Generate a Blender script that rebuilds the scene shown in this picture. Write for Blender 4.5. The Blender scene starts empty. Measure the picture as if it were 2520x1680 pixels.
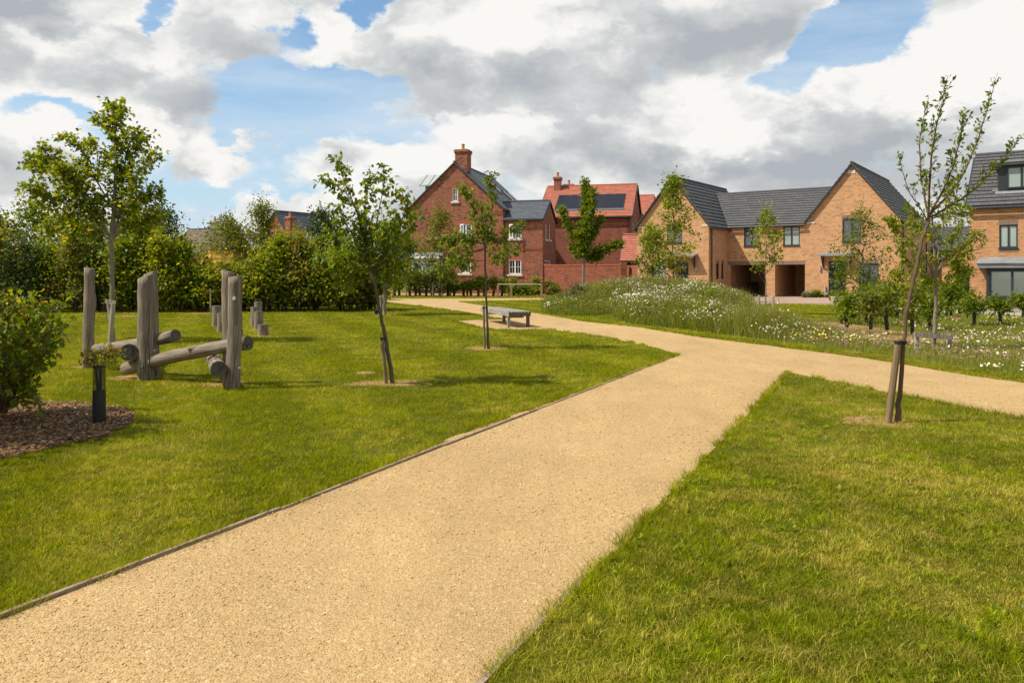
import bpy, bmesh, math, random
import numpy as np
from mathutils import Vector, Matrix
from mathutils.geometry import tessellate_polygon

random.seed(7)
RNG = np.random.default_rng(7)
SC = bpy.context.scene
COL = SC.collection
PI = math.pi

# ------------------------------------------------------------------ camera
F = 1960.0            # focal length in photograph pixels (2520 wide)
CX, HV, EYE = 1260.0, 676.0, 1.6
cam_d = bpy.data.cameras.new('camera')
cam = bpy.data.objects.new('camera', cam_d)
COL.objects.link(cam)
cam.location = (0, 0, EYE)
cam.rotation_euler = (PI/2, 0, 0)
cam_d.sensor_width = 36
cam_d.lens = F/2520*36
cam_d.shift_y = -(840-HV)/2520
cam_d.clip_end = 3000
cam_d.clip_start = 0.05
SC.camera = cam

# ------------------------------------------------------------------ sun + view
SUN_EL, SUN_AZ = math.radians(52), math.radians(-100.5)   # azimuth from +Y towards +X
sd = Vector((math.cos(SUN_EL)*math.sin(SUN_AZ), math.cos(SUN_EL)*math.cos(SUN_AZ), math.sin(SUN_EL)))
sl = bpy.data.lights.new('sun', 'SUN')
sl.energy = 5.0
sl.angle = math.radians(0.5)
sl.color = (1.0, 0.93, 0.80)
so = bpy.data.objects.new('sun', sl)
COL.objects.link(so)
so.rotation_euler = sd.to_track_quat('Z', 'Y').to_euler()
SC.view_settings.view_transform = 'Standard'
SC.view_settings.look = 'None'
SC.view_settings.exposure = 0.32
SC.view_settings.gamma = 1.0
SC.render.engine = 'CYCLES'
SC.cycles.max_bounces = 6
SC.cycles.transparent_max_bounces = 6
SC.cycles.diffuse_bounces = 3
SC.cycles.use_denoising = True

# ------------------------------------------------------------------ node helper
class NB:
    def __init__(s, nt):
        s.nt = nt
    def n(s, t, **kw):
        nd = s.nt.nodes.new(t)
        for k, v in kw.items():
            setattr(nd, k, v)
        return nd
    def put(s, sock, v):
        if v is None:
            return
        if isinstance(v, bpy.types.NodeSocket):
            s.nt.links.new(v, sock)
        else:
            if hasattr(sock.default_value, '__len__'):
                n = len(sock.default_value)
                if not hasattr(v, '__len__'):
                    v = [v]*3
                v = list(v) + [1.0]*(n-len(v))
                sock.default_value = v[:n]
            else:
                sock.default_value = v
    def m(s, op, a, b=None, c=None, clamp=False):
        nd = s.n('ShaderNodeMath', operation=op, use_clamp=clamp)
        s.put(nd.inputs[0], a); s.put(nd.inputs[1], b)
        if c is not None:
            s.put(nd.inputs[2], c)
        return nd.outputs[0]
    def v(s, op, a, b=None, c=None):
        nd = s.n('ShaderNodeVectorMath', operation=op)
        s.put(nd.inputs[0], a)
        if b is not None:
            if op == 'SCALE':
                s.put(nd.inputs['Scale'], b)
            else:
                s.put(nd.inputs[1], b)
        if c is not None:
            s.put(nd.inputs[2], c)
        return nd.outputs['Value'] if op in ('LENGTH', 'DOT_PRODUCT', 'DISTANCE') else nd.outputs[0]
    def mr(s, x, a, b, c=0.0, d=1.0, smooth=False):
        nd = s.n('ShaderNodeMapRange', interpolation_type='SMOOTHSTEP' if smooth else 'LINEAR')
        for i, q in enumerate((x, a, b, c, d)):
            s.put(nd.inputs[i], q)
        return nd.outputs[0]
    def noise(s, vec, scale, detail=4, rough=0.5, dist=0.0, col=False):
        nd = s.n('ShaderNodeTexNoise')
        if vec is not None:
            s.put(nd.inputs['Vector'], vec)
        nd.inputs['Scale'].default_value = scale
        nd.inputs['Detail'].default_value = detail
        nd.inputs['Roughness'].default_value = rough
        nd.inputs['Distortion'].default_value = dist
        return nd.outputs['Color' if col else 'Fac']
    def mix(s, f, a, b, mode='MIX'):
        nd = s.n('ShaderNodeMix', data_type='RGBA', blend_type=mode)
        s.put(nd.inputs[0], f); s.put(nd.inputs[6], a); s.put(nd.inputs[7], b)
        return nd.outputs[2]
    def sep(s, v):
        return s.n('ShaderNodeSeparateXYZ') if v is None else s._sep(v)
    def _sep(s, v):
        nd = s.n('ShaderNodeSeparateXYZ'); s.put(nd.inputs[0], v)
        return nd.outputs
    def comb(s, x, y, z):
        nd = s.n('ShaderNodeCombineXYZ')
        for i, q in enumerate((x, y, z)):
            s.put(nd.inputs[i], q)
        return nd.outputs[0]

# ------------------------------------------------------------------ world: sky with broken cumulus
def build_world():
    w = bpy.data.worlds.new('World')
    SC.world = w
    w.use_nodes = True
    nt = w.node_tree
    nt.nodes.clear()
    b = NB(nt)
    out = b.n('ShaderNodeOutputWorld')
    bg = b.n('ShaderNodeBackground')
    bg.inputs[1].default_value = 0.1
    nt.links.new(bg.outputs[0], out.inputs[0])
    sky = b.n('ShaderNodeTexSky', sky_type='NISHITA')
    sky.sun_disc = False
    sky.sun_elevation = SUN_EL
    sky.sun_rotation = SUN_AZ
    sky.air_density = 1.0; sky.dust_density = 0.6; sky.ozone_density = 1.6
    tc = b.n('ShaderNodeTexCoord').outputs['Generated']
    d = b.v('NORMALIZE', tc)
    x, y, z = b.sep(d)
    az = b.m('ARCTAN2', x, y)
    el = b.m('ARCSINE', z)
    # soft billow warp of the sky coordinates (degree-scale)
    st = b.v('MULTIPLY', d, (1.0, 1.0, 1.7))
    n1 = b.noise(st, 5.0, 3, 0.5, col=True)
    n2 = b.noise(st, 17.0, 5, 0.6, col=True)
    w1 = b.v('SCALE', b.v('SUBTRACT', n1, (.5, .5, .5)), 0.14)
    w2 = b.v('SCALE', b.v('SUBTRACT', n2, (.5, .5, .5)), 0.080)
    p = b.v('ADD', b.v('ADD', b.comb(az, el, 0.0), w1), w2)
    def blobs(lst, start=0.0):
        tot = start
        for (u, v, ru, rv, a) in lst:
            t = (u-CX)/F
            ca = math.cos(math.atan(t))
            c = (math.atan(t), math.atan((HV-v)/F*ca), 0)
            r = (F/(ru*ca*ca)*1.0, F/(rv*ca), 0)
            q = b.v('LENGTH', b.v('MULTIPLY', b.v('SUBTRACT', p, c), r))
            tot = b.m('MULTIPLY_ADD', b.mr(q, 0.25, 1.35, 1.0, 0.0, True), a, tot)
        return tot
    holes = [(740, 245, 300, 85, -1.15), (600, 290, 130, 60, -.6), (880, 20, 60, 55, -.9), (690, 70, 60, 70, -.8), (400, 25, 60, 35, -.8),
             (2140, 50, 160, 80, -1.4), (2040, 130, 100, 80, -1.1), (1945, 205, 70, 60, -.65), (1640, 175, 60, 40, -.35),
             (130, 285, 260, 40, -.75), (200, 380, 300, 70, -.45), (640, 400, 330, 80, -.5), (300, 470, 300, 60, -.25),
             (1280, 470, 500, 40, -.4), (880, 345, 300, 45, -.6), (620, 480, 420, 60, -.35), (2280, 430, 160, 50, -.3),
             (330, 300, 110, 60, .8), (430, 380, 60, 60, .5), (530, 388, 90, 42, .9), (95, 310, 60, 40, .6), (760, 480, 200, 30, .5), (850, 430, 120, 30, .5), (30, 440, 160, 60, .6)]
    fbm = b.noise(b.v('ADD', st, b.v('SCALE', w2, 0.8)), 9.0, 9, 0.56)
    cov = blobs(holes, 0.72)
    cov = b.m('ADD', cov, b.m('MULTIPLY', b.m('SUBTRACT', fbm, 0.5), 1.25))
    cov = b.m('ADD', cov, b.mr(el, 0.42, 0.75, 0.0, -0.75))
    mask = b.mr(cov, 0.04, 0.50, 0.0, 1.0, True)
    # broad light and shade inside the cloud mass
    lightb = [(330, 110, 230, 90, .40), (470, 190, 80, 60, .2), (520, 385, 90, 45, .45), (340, 285, 90, 70, .45),
              (1130, 60, 300, 100, .40), (1500, 40, 120, 50, .3), (1180, 350, 170, 50, .42), (1060, 420, 150, 60, .35), (1400, 420, 160, 40, .22),
              (2200, 200, 300, 110, .60), (2450, 120, 170, 160, .55), (1720, 230, 170, 70, .30), (1660, 325, 260, 45, .30), (60, 90, 150, 70, .3),
              (760, 120, 90, 90, .25), (700, 470, 240, 50, .25), (2330, 330, 160, 50, .18), (90, 300, 90, 40, .3)]
    darkb = [(430, 240, 190, 75, -.62), (330, 260, 90, 40, -.2), (570, 120, 150, 85, -.42), (110, 15, 220, 40, -.55), (30, 120, 60, 50, -.2),
             (1230, 265, 330, 75, -.52), (1040, 190, 120, 60, -.2), (1760, 50, 330, 80, -.42), (1560, 150, 120, 60, -.2), (1640, 380, 330, 45, -.38), (1500, 310, 150, 50, -.22),
             (2080, 350, 330, 95, -.62), (2220, 420, 260, 90, -.45), (430, 400, 110, 70, -.45), (60, 420, 160, 70, -.35),
             (1850, 470, 300, 50, -.25), (900, 480, 300, 40, -.1)]
    L = blobs(lightb, 0.68)
    L = blobs(darkb, L)
    offs = b.v('ADD', st, (-0.010, 0.0, 0.030))
    nb_ = b.noise(b.v('ADD', offs, b.v('SCALE', w2, 0.8)), 9.0, 9, 0.56)
    rel = b.m('SUBTRACT', fbm, nb_)
    L = b.m('ADD', L, b.m('MULTIPLY', rel, 1.7))
    r1 = b.noise(b.v('ADD', st, w2), 4.2, 3, 0.5); r2 = b.noise(b.v('ADD', b.v('ADD', st, w2), (-.03, 0.0, .07)), 4.2, 3, 0.5)
    L = b.m('ADD', L, b.m('MULTIPLY', b.m('SUBTRACT', r1, r2), 2.4))
    f3 = b.noise(st, 26.0, 6, 0.6)
    L = b.m('ADD', L, b.m('MULTIPLY', b.m('SUBTRACT', f3, 0.5), 0.16))
    edge = b.mr(cov, 0.10, 0.75, 0.22, 0.0, True)      # thin sunlit rims
    L = b.m('ADD', L, edge)
    L = b.m('MINIMUM', b.m('MAXIMUM', L, 0.0), 1.0)
    cr = b.n('ShaderNodeValToRGB')
    b.put(cr.inputs[0], L)
    e = cr.color_ramp.elements
    e[0].position = 0.0; e[0].color = (0.45, 0.485, 0.525, 1)
    e[1].position = 1.0; e[1].color = (0.98, 0.965, 0.93, 1)
    for pos, c in ((0.28, (0.56, 0.58, 0.59)), (0.55, (0.66, 0.68, 0.685)), (0.8, (0.86, 0.86, 0.84))):
        q = e.new(pos); q.color = (*c, 1)
    cloud = b.v('SCALE', cr.outputs[0], 7.8)
    # blue of clear sky, a little lighter with thin high veil
    skyc = b.v('MULTIPLY', sky.outputs[0], (0.86, 1.12, 1.20))
    veil = b.mr(b.noise(b.v('MULTIPLY', d, (1.0, 1.0, 5.0)), 3.0, 6, 0.62), 0.34, 0.66, 0.10, 0.75)
    veil = b.m('ADD', veil, b.mr(el, 0.26, 0.02, 0.0, 0.5))
    clear = b.mix(b.m('MINIMUM', veil, 1.0), skyc, (4.9, 5.9, 6.9))
    fin = b.mix(mask, clear, cloud)
    nt.links.new(fin, bg.inputs[0])
build_world()

# ------------------------------------------------------------------ geometry helpers
def at(u, v, z=0.0):
    Y = F*(EYE-z)/(v-HV)
    return ((u-CX)/F*Y, Y)
def p3(u, v, Y):
    return ((u-CX)/F*Y, Y, EYE-(v-HV)/F*Y)

def tag(o, label=None, cat=None, group=None, kind=None):
    if label: o['label'] = label
    if cat: o['category'] = cat
    if group: o['group'] = group
    if kind: o['kind'] = kind
    return o
def empty(name, loc, rz=0.0, label=None, cat=None, group=None):
    o = bpy.data.objects.new(name, None)
    o.empty_display_size = 0.3
    COL.objects.link(o)
    o.location = loc
    o.rotation_euler = (0, 0, rz)
    tag(o, label, cat, group)
    return o
def link(name, me, mat=None, parent=None):
    o = bpy.data.objects.new(name, me)
    COL.objects.link(o)
    if mat is not None:
        me.materials.append(mat)
    if parent is not None:
        o.parent = parent
    return o
def np_mesh(name, V, Fc, mat, parent=None, attrs=None, smooth=False):
    """V (n,3); Fc (m,k) index array"""
    V = np.asarray(V, dtype=np.float32); Fc = np.asarray(Fc, dtype=np.int32)
    me = bpy.data.meshes.new(name)
    me.vertices.add(len(V)); me.vertices.foreach_set('co', V.ravel())
    k = Fc.shape[1]; m = len(Fc)
    me.loops.add(m*k); me.loops.foreach_set('vertex_index', Fc.ravel())
    me.polygons.add(m)
    me.polygons.foreach_set('loop_start', np.arange(0, m*k, k, dtype=np.int32))
    me.polygons.foreach_set('loop_total', np.full(m, k, dtype=np.int32))
    if attrs:
        for an, av in attrs.items():
            a = me.attributes.new(an, 'FLOAT', 'POINT')
            a.data.foreach_set('value', np.asarray(av, dtype=np.float32))
    me.update(calc_edges=True)
    if smooth:
        me.polygons.foreach_set('use_smooth', np.ones(m, dtype=bool))
    return link(name, me, mat, parent)

class Geo:
    def __init__(s):
        s.V = []; s.Fs = []; s.U = []
    def face(s, pts, uv=None):
        i = len(s.V)
        s.V += [tuple(p) for p in pts]
        s.Fs.append(list(range(i, i+len(pts))))
        if uv is None:
            n = (Vector(pts[1])-Vector(pts[0])).cross(Vector(pts[-1])-Vector(pts[0]))
            a = [abs(q) for q in n]
            if a[2] >= max(a[0], a[1]):
                uv = [(p[0], p[1]) for p in pts]
            elif a[0] > a[1]:
                uv = [(p[1], p[2]) for p in pts]
            else:
                uv = [(p[0], p[2]) for p in pts]
        s.U += list(uv)
        return s
    def hexa(s, c):
        for f in ((0, 3, 2, 1), (4, 5, 6, 7), (0, 1, 5, 4), (1, 2, 6, 5), (2, 3, 7, 6), (3, 0, 4, 7)):
            s.face([c[k] for k in f])
        return s
    def box(s, x0, x1, y0, y1, z0, z1):
        return s.hexa([(x0, y0, z0), (x1, y0, z0), (x1, y1, z0), (x0, y1, z0), (x0, y0, z1), (x1, y0, z1), (x1, y1, z1), (x0, y1, z1)])
    def beam(s, a, b, w, h, up=(0, 0, 1)):
        a = Vector(a); b = Vector(b); d = (b-a).normalized()
        up = Vector(up)
        r = d.cross(up).normalized()*w/2
        u = r.cross(d).normalized()*h/2
        return s.hexa([a-r-u, a+r-u, b+r-u, b-r-u, a-r+u, a+r+u, b+r+u, b-r+u])
    def tube(s, pts, radii, n=8, cap=True, wob=0.0):
        pts = [Vector(p) for p in pts]
        rings = []
        for i, p in enumerate(pts):
            d = (pts[min(i+1, len(pts)-1)]-pts[max(i-1, 0)]).normalized()
            ref = Vector((0, 0, 1)) if abs(d.z) < 0.9 else Vector((1, 0, 0))
            a = d.cross(ref).normalized(); b2 = a.cross(d)
            if i and a.dot(pa) < 0: a = -a; b2 = -b2
            if i:
                a = (pa - d*pa.dot(d)).normalized(); b2 = a.cross(d)
            pa = a
            r = radii[i] if hasattr(radii, '__len__') else radii
            ring = []
            for k in range(n):
                t = 2*PI*k/n
                rr = r*(1+wob*random.uniform(-1, 1))
                ring.append(p+a*math.cos(t)*rr+b2*math.sin(t)*rr)
            rings.append(ring)
        L = 0
        for i in range(len(rings)-1):
            l2 = L+(pts[i+1]-pts[i]).length
            for k in range(n):
                k2 = (k+1) % n
                s.face([rings[i][k], rings[i][k2], rings[i+1][k2], rings[i+1][k]],
                       [(k/n, L), ((k+1)/n, L), ((k+1)/n, l2), (k/n, l2)])
            L = l2
        if cap:
            s.face(rings[0][::-1], [(0, 0)]*n); s.face(rings[-1], [(0, 0)]*n)
        return s
    def build(s, name, mat, parent=None, smooth=False, merge=False, bevel=0):
        me = bpy.data.meshes.new(name)
        me.from_pydata([tuple(v) for v in s.V], [], s.Fs)
        uvl = me.uv_layers.new(name='UVMap')
        uvl.data.foreach_set('uv', np.array(s.U, dtype=np.float32).ravel())
        if merge:
            bm = bmesh.new(); bm.from_mesh(me)
            bmesh.ops.remove_doubles(bm, verts=bm.verts, dist=0.0005)
            bmesh.ops.recalc_face_normals(bm, faces=bm.faces)
            bm.to_mesh(me); bm.free()
        if smooth:
            for pl in me.polygons: pl.use_smooth = True
        o = link(name, me, mat, parent)
        if bevel:
            md = o.modifiers.new('bevel', 'BEVEL'); md.width = bevel; md.segments = 2; md.limit_method = 'ANGLE'
        return o

def vnoise(x, y, scale, seed=0):
    """smooth value noise in [0,1]"""
    x = np.asarray(x)/scale; y = np.asarray(y)/scale
    xi = np.floor(x).astype(int); yi = np.floor(y).astype(int)
    fx = x-xi; fy = y-yi
    fx = fx*fx*(3-2*fx); fy = fy*fy*(3-2*fy)
    def h(a, c):
        q = np.sin(a*127.1+c*311.7+seed*74.7)*43758.5453
        return q-np.floor(q)
    return (h(xi, yi)*(1-fx)+h(xi+1, yi)*fx)*(1-fy)+(h(xi, yi+1)*(1-fx)+h(xi+1, yi+1)*fx)*fy

def inpoly(x, y, poly):
    P = np.asarray(poly); n = len(P)
    ins = np.zeros(len(x), dtype=bool)
    j = n-1
    for i in range(n):
        xi, yi = P[i]; xj, yj = P[j]
        c = ((yi > y) != (yj > y)) & (x < (xj-xi)*(y-yi)/(yj-yi+1e-12)+xi)
        ins ^= c
        j = i
    return ins

# ------------------------------------------------------------------ materials
M = {}
def newmat(name):
    m = bpy.data.materials.new(name)
    m.use_nodes = True
    m.node_tree.nodes.clear()
    b = NB(m.node_tree)
    out = b.n('ShaderNodeOutputMaterial')
    M[name] = m
    return m, b, out
def principled(b, out, col, rough=0.8, spec=0.3, normal=None, metallic=0.0):
    p = b.n('ShaderNodeBsdfPrincipled')
    b.put(p.inputs['Base Color'], col)
    b.put(p.inputs['Roughness'], rough)
    p.inputs['Metallic'].default_value = metallic
    b.put(p.inputs['Specular IOR Level'], spec)
    if normal is not None:
        b.put(p.inputs['Normal'], normal)
    b.nt.links.new(p.outputs[0], out.inputs[0])
    return p
def bump(b, h, strength=0.5, dist=0.01):
    n = b.n('ShaderNodeBump')
    n.inputs['Strength'].default_value = strength
    n.inputs['Distance'].default_value = dist
    b.put(n.inputs['Height'], h)
    return n.outputs[0]
def plain(name, col, rough=0.6, spec=0.3, var=0.12, scale=6.0, metallic=0.0):
    m, b, out = newmat(name)
    pos = b.n('ShaderNodeTexCoord').outputs['Object']
    n = b.noise(pos, scale, 4, 0.6)
    c = b.mix(b.mr(n, 0.3, 0.7, 0.0, 1.0), [q*(1-var) for q in col], [min(1, q*(1+var)) for q in col])
    principled(b, out, c, rough, spec, metallic=metallic)
    return m

def brick_mat(name, c1, c2, mortar, dark, darkamt, rowh=0.082, bw=0.25, var=0.25):
    m, b, out = newmat(name)
    uv = b.n('ShaderNodeTexCoord').outputs['UV']
    br = b.n('ShaderNodeTexBrick')
    b.put(br.inputs['Vector'], uv)
    br.inputs['Scale'].default_value = 1.0
    br.inputs['Mortar Size'].default_value = 0.008
    br.inputs['Mortar Smooth'].default_value = 0.2
    br.inputs['Brick Width'].default_value = bw
    br.inputs['Row Height'].default_value = rowh
    br.inputs['Color1'].default_value = (0, 0, 0, 1)
    br.inputs['Color2'].default_value = (1, 1, 1, 1)
    br.inputs['Mortar'].default_value = (0.5, 0.5, 0.5, 1)
    t = b.n('ShaderNodeRGBToBW'); b.put(t.inputs[0], br.outputs['Color'])
    col = b.mix(t.outputs[0], c1, c2)
    # a share of burnt headers
    cell = b.n('ShaderNodeTexWhiteNoise', noise_dimensions='2D')
    x, y, z = b.sep(uv)
    row = b.m('FLOOR', b.m('DIVIDE', y, rowh))
    sh = b.m('MULTIPLY', b.m('MODULO', row, 2.0), 0.5)
    cc = b.m('FLOOR', b.m('ADD', b.m('DIVIDE', x, bw), sh))
    b.put(cell.inputs['Vector'], b.comb(cc, row, 0.0))
    dk = b.mr(cell.outputs['Value'], 1-darkamt-0.04, 1-darkamt, 0.0, 1.0)
    big = b.noise(uv, 0.55, 4, 0.6)
    dk = b.m('MULTIPLY', dk, b.mr(big, 0.35, 0.6, 0.35, 1.0))
    col = b.mix(dk, col, dark)
    col = b.mix(br.outputs['Fac'], col, mortar)
    sv = b.mr(b.noise(uv, 1.3, 5, 0.65), 0.3, 0.72, 1-var*.6, 1+var*.6)
    # rain streaks: tall thin noise
    stk = b.mr(b.noise(b.v('MULTIPLY', uv, (3.0, 0.25, 1.0)), 1.0, 4, 0.6), 0.35, 0.7, 0.93, 1.05)
    col = b.v('SCALE', col, b.m('MULTIPLY', sv, stk))
    principled(b, out, col, 0.9, 0.2, bump(b, b.m('SUBTRACT', 1.0, br.outputs['Fac']), 0.5, 0.008))
    return m
brick_mat('brick_red', (.25, .072, .040), (.35, .112, .064), (.34, .21, .15), (.075, .03, .026), 0.20)
brick_mat('brick_red_plain', (.245, .068, .038), (.32, .096, .054), (.31, .16, .11), (.11, .04, .03), 0.13)
brick_mat('brick_tan', (.44, .225, .10), (.55, .30, .142), (.50, .37, .24), (.30, .15, .075), 0.12, var=.18)
brick_mat('brick_orange', (.43, .20, .085), (.52, .26, .12), (.47, .31, .19), (.24, .11, .055), 0.14, var=.22)
plain('soldier_brick', (.20, .145, .11), 0.9, 0.2, 0.25, 9)
plain('soldier_red', (.38, .12, .065), 0.9, 0.2, 0.2, 9)

def tile_mat(name, col, tilew, var=0.2, rough=0.75, spec=.3, gap=.55):
    m, b, out = newmat(name)
    uv = b.n('ShaderNodeTexCoord').outputs['UV']
    x, y, z = b.sep(uv)
    row = b.m('FLOOR', y)
    xx = b.m('ADD', b.m('DIVIDE', x, tilew), b.m('MULTIPLY', b.m('MODULO', row, 2.0), 0.5))
    wn = b.n('ShaderNodeTexWhiteNoise', noise_dimensions='2D')
    b.put(wn.inputs['Vector'], b.comb(b.m('FLOOR', xx), row, 0.0))
    tv = b.mr(wn.outputs['Value'], 0, 1, 1-var, 1+var)
    fr = b.m('FRACT', xx)
    e = b.m('MINIMUM', fr, b.m('SUBTRACT', 1.0, fr))
    g = b.mr(e, 0.015, 0.06, gap, 1.0)
    dirt = b.mr(b.noise(uv, 0.9, 5, 0.6), 0.3, 0.7, 0.82, 1.12)
    c = b.v('SCALE', col, b.m('MULTIPLY', b.m('MULTIPLY', tv, g), dirt))
    principled(b, out, c, rough, spec, bump(b, g, 0.6, 0.01))
    return m
tile_mat('tile_grey', (.092, .09, .092), 0.33, .09)
tile_mat('slate', (.088, .095, .108), 0.30, .12, .55)
tile_mat('tile_red', (.38, .125, .075), 0.22, .12)
tile_mat('tile_brown', (.16, .115, .085), 0.22, .2)
plain('ridge_grey', (.085, .083, .085), .8)
plain('ridge_red', (.38, .10, .07), .8)
plain('anthracite', (.028, .032, .038), 0.4, .4, .05)
plain('black_plastic', (.012, .012, .014), 0.35, .4, .05)
plain('white_paint', (.78, .78, .75), 0.45, .3, .04)
plain('stone_sill', (.62, .58, .49), 0.8, .2, .08)
plain('lead', (.20, .21, .22), 0.5, .4, .2, 3)
plain('metal_pale', (.36, .38, .36), 0.4, .4, .08)
plain('clay_pot', (.46, .17, .08), .8)
plain('concrete', (.42, .40, .36), .9, .2, .12)
plain('dark_door_and_shade', (.012, .013, .015), 0.3, .5, .05)  # black front doors, also the shade painted inside the open garage
plain('curtain', (.62, .66, .62), .9, .1, .06, 3)
plain('blind', (.88, .90, .85), .7, .2, .04)
plain('kerb_box', (.10, .10, .11), .5)
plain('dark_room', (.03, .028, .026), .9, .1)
plain('fence_wood', (.27, .16, .09), .8, .2, .2)

def glass_mat(name, base, rough=0.04):
    m, b, out = newmat(name)
    pos = b.n('ShaderNodeTexCoord').outputs['Object']
    n = b.noise(pos, 0.6, 2, 0.5)
    principled(b, out, b.mix(n, [q*.7 for q in base], [q*1.3 for q in base]), rough, 0.8, bump(b, n, 0.15, 0.05))
    return m
glass_mat('glass_dark', (.018, .022, .024))
glass_mat('glass_mid', (.075, .09, .10))
glass_mat('glass_curtain', (.30, .36, .33), .12)
def clear_glass():
    m, b, out = newmat('glass_clear')
    t = b.n('ShaderNodeBsdfTransparent'); g = b.n('ShaderNodeBsdfGlossy')
    t.inputs[0].default_value = (.88, .92, .90, 1)
    g.inputs['Roughness'].default_value = .03
    fz = b.n('ShaderNodeFresnel'); fz.inputs[0].default_value = 1.5
    mx = b.n('ShaderNodeMixShader')
    b.put(mx.inputs[0], b.m('ADD', fz.outputs[0], 0.04))
    b.nt.links.new(t.outputs[0], mx.inputs[1]); b.nt.links.new(g.outputs[0], mx.inputs[2])
    b.nt.links.new(mx.outputs[0], out.inputs[0])
clear_glass()
def solar():
    m, b, out = newmat('solar_cell')
    uv = b.n('ShaderNodeTexCoord').outputs['UV']
    x, y, z = b.sep(uv)
    def ln(v, s):
        f = b.m('FRACT', b.m('DIVIDE', v, s)); return b.mr(b.m('MINIMUM', f, b.m('SUBTRACT', 1.0, f)), 0.0, 0.06, 1.0, 0.0)
    g = b.m('MAXIMUM', ln(x, .16), ln(y, .16))
    principled(b, out, b.mix(g, (.012, .012, .016), (.03, .032, .038)), 0.35, .35)
solar()

def wood_mat(name, c1, c2, scale=1.0, rough=.85, axis='uv', warm=None):
    m, b, out = newmat(name)
    tc = b.n('ShaderNodeTexCoord')
    if axis == 'uv':
        vec = b.v('MULTIPLY', tc.outputs['UV'], (9.0, 1.2, 1.0))
        vec2 = tc.outputs['Object']
    else:
        vec = b.v('MULTIPLY', tc.outputs['Object'], axis)
        vec2 = tc.outputs['Object']
    g = b.noise(vec, 3.0*scale, 8, 0.65, 0.6)
    big = b.noise(vec2, 2.2, 4, 0.6)
    c = b.mix(b.mr(g, 0.32, 0.68), c1, c2)
    c = b.mix(b.mr(big, 0.45, 0.75, 0.0, 0.55), c, warm or [q*.7 for q in c1])
    crack = b.mr(b.noise(b.v('MULTIPLY', vec, (2.2, .35, 1.0)), 2.2*scale, 3, .5, 1.0), .58, .63, 0.0, 0.75)
    c = b.mix(crack, c, [q*.3 for q in c1])
    principled(b, out, c, rough, .2, bump(b, g, 0.7, 0.012))
    return m
wood_mat('weathered_log', (.12, .095, .070), (.335, .275, .205), warm=(.23, .16, .10))
wood_mat('log_end', (.06, .05, .042), (.16, .135, .11), 1.0, axis=(3, 3, 3))
wood_mat('log_fresh', (.42, .34, .23), (.55, .46, .32), 1.0, axis=(3, 3, 3))
wood_mat('stake_wood', (.16, .105, .055), (.29, .20, .11), warm=(.19, .17, .10))
wood_mat('stake_grey', (.28, .24, .18), (.42, .37, .29))
wood_mat('bench_wood', (.22, .195, .16), (.37, .34, .285), 2.0, axis=(6, .8, 6))
wood_mat('shaded_wood', (.10, .085, .065), (.18, .15, .12), 2.0, axis=(6, 6, 6))  # darker copy of the bench timber, shade put into its colour
wood_mat('edging_wood', (.22, .15, .095), (.38, .28, .19), 2.0, axis=(4, 1, 14))
wood_mat('rail_wood', (.42, .35, .25), (.55, .48, .37), 2.0, axis=(2, 2, 2))
wood_mat('rail_post_wood', (.34, .21, .13), (.46, .32, .21), 2.0, axis=(2, 2, 2))
wood_mat('bark_grey', (.07, .052, .036), (.175, .14, .10), 1.5)
wood_mat('bark_pale', (.15, .125, .09), (.30, .26, .20), 1.5)
wood_mat('bark_brown', (.085, .05, .03), (.23, .15, .095), 1.5)
wood_mat('bark_dark', (.035, .028, .022), (.085, .068, .05), 1.5)

def leaf_mat(name, dark, light, warm, warm_amt=0.15, trans=0.46, rough=.45):
    m, b, out = newmat(name)
    at_ = b.n('ShaderNodeAttribute', attribute_name='tint').outputs['Fac']
    c = b.mix(at_, dark, light)
    c = b.mix(b.mr(at_, 1-warm_amt, 1.0, 0.0, 0.8), c, warm)
    p = b.n('ShaderNodeBsdfPrincipled')
    b.put(p.inputs['Base Color'], c); p.inputs['Roughness'].default_value = rough
    p.inputs['Specular IOR Level'].default_value = .28
    t = b.n('ShaderNodeBsdfTranslucent')
    b.put(t.inputs[0], b.v('MULTIPLY', c, (1.9, 1.65, .4)))
    mx = b.n('ShaderNodeMixShader'); mx.inputs[0].default_value = trans
    b.nt.links.new(p.outputs[0], mx.inputs[1]); b.nt.links.new(t.outputs[0], mx.inputs[2])
    b.nt.links.new(mx.outputs[0], out.inputs[0])
    return m
leaf_mat('leaf_lime', (.07, .115, .005), (.25, .30, .012), (.46, .38, .015), .28)
leaf_mat('leaf_green', (.052, .095, .006), (.19, .25, .012), (.36, .32, .02), .15)
leaf_mat('leaf_hedge', (.045, .08, .004), (.22, .28, .012), (.36, .32, .02), .16)
leaf_mat('leaf_dark', (.025, .05, .012), (.08, .12, .03), (.14, .16, .04), .08, .25)
leaf_mat('leaf_olive', (.07, .095, .014), (.19, .22, .035), (.34, .22, .06), .2)
leaf_mat('leaf_yellow', (.10, .14, .012), (.24, .26, .022), (.40, .34, .03), .2)
leaf_mat('leaf_rust', (.09, .10, .018), (.22, .21, .035), (.36, .16, .05), .4)
leaf_mat('leaf_bluegreen', (.035, .065, .022), (.10, .15, .05), (.22, .18, .08), .12)

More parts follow.
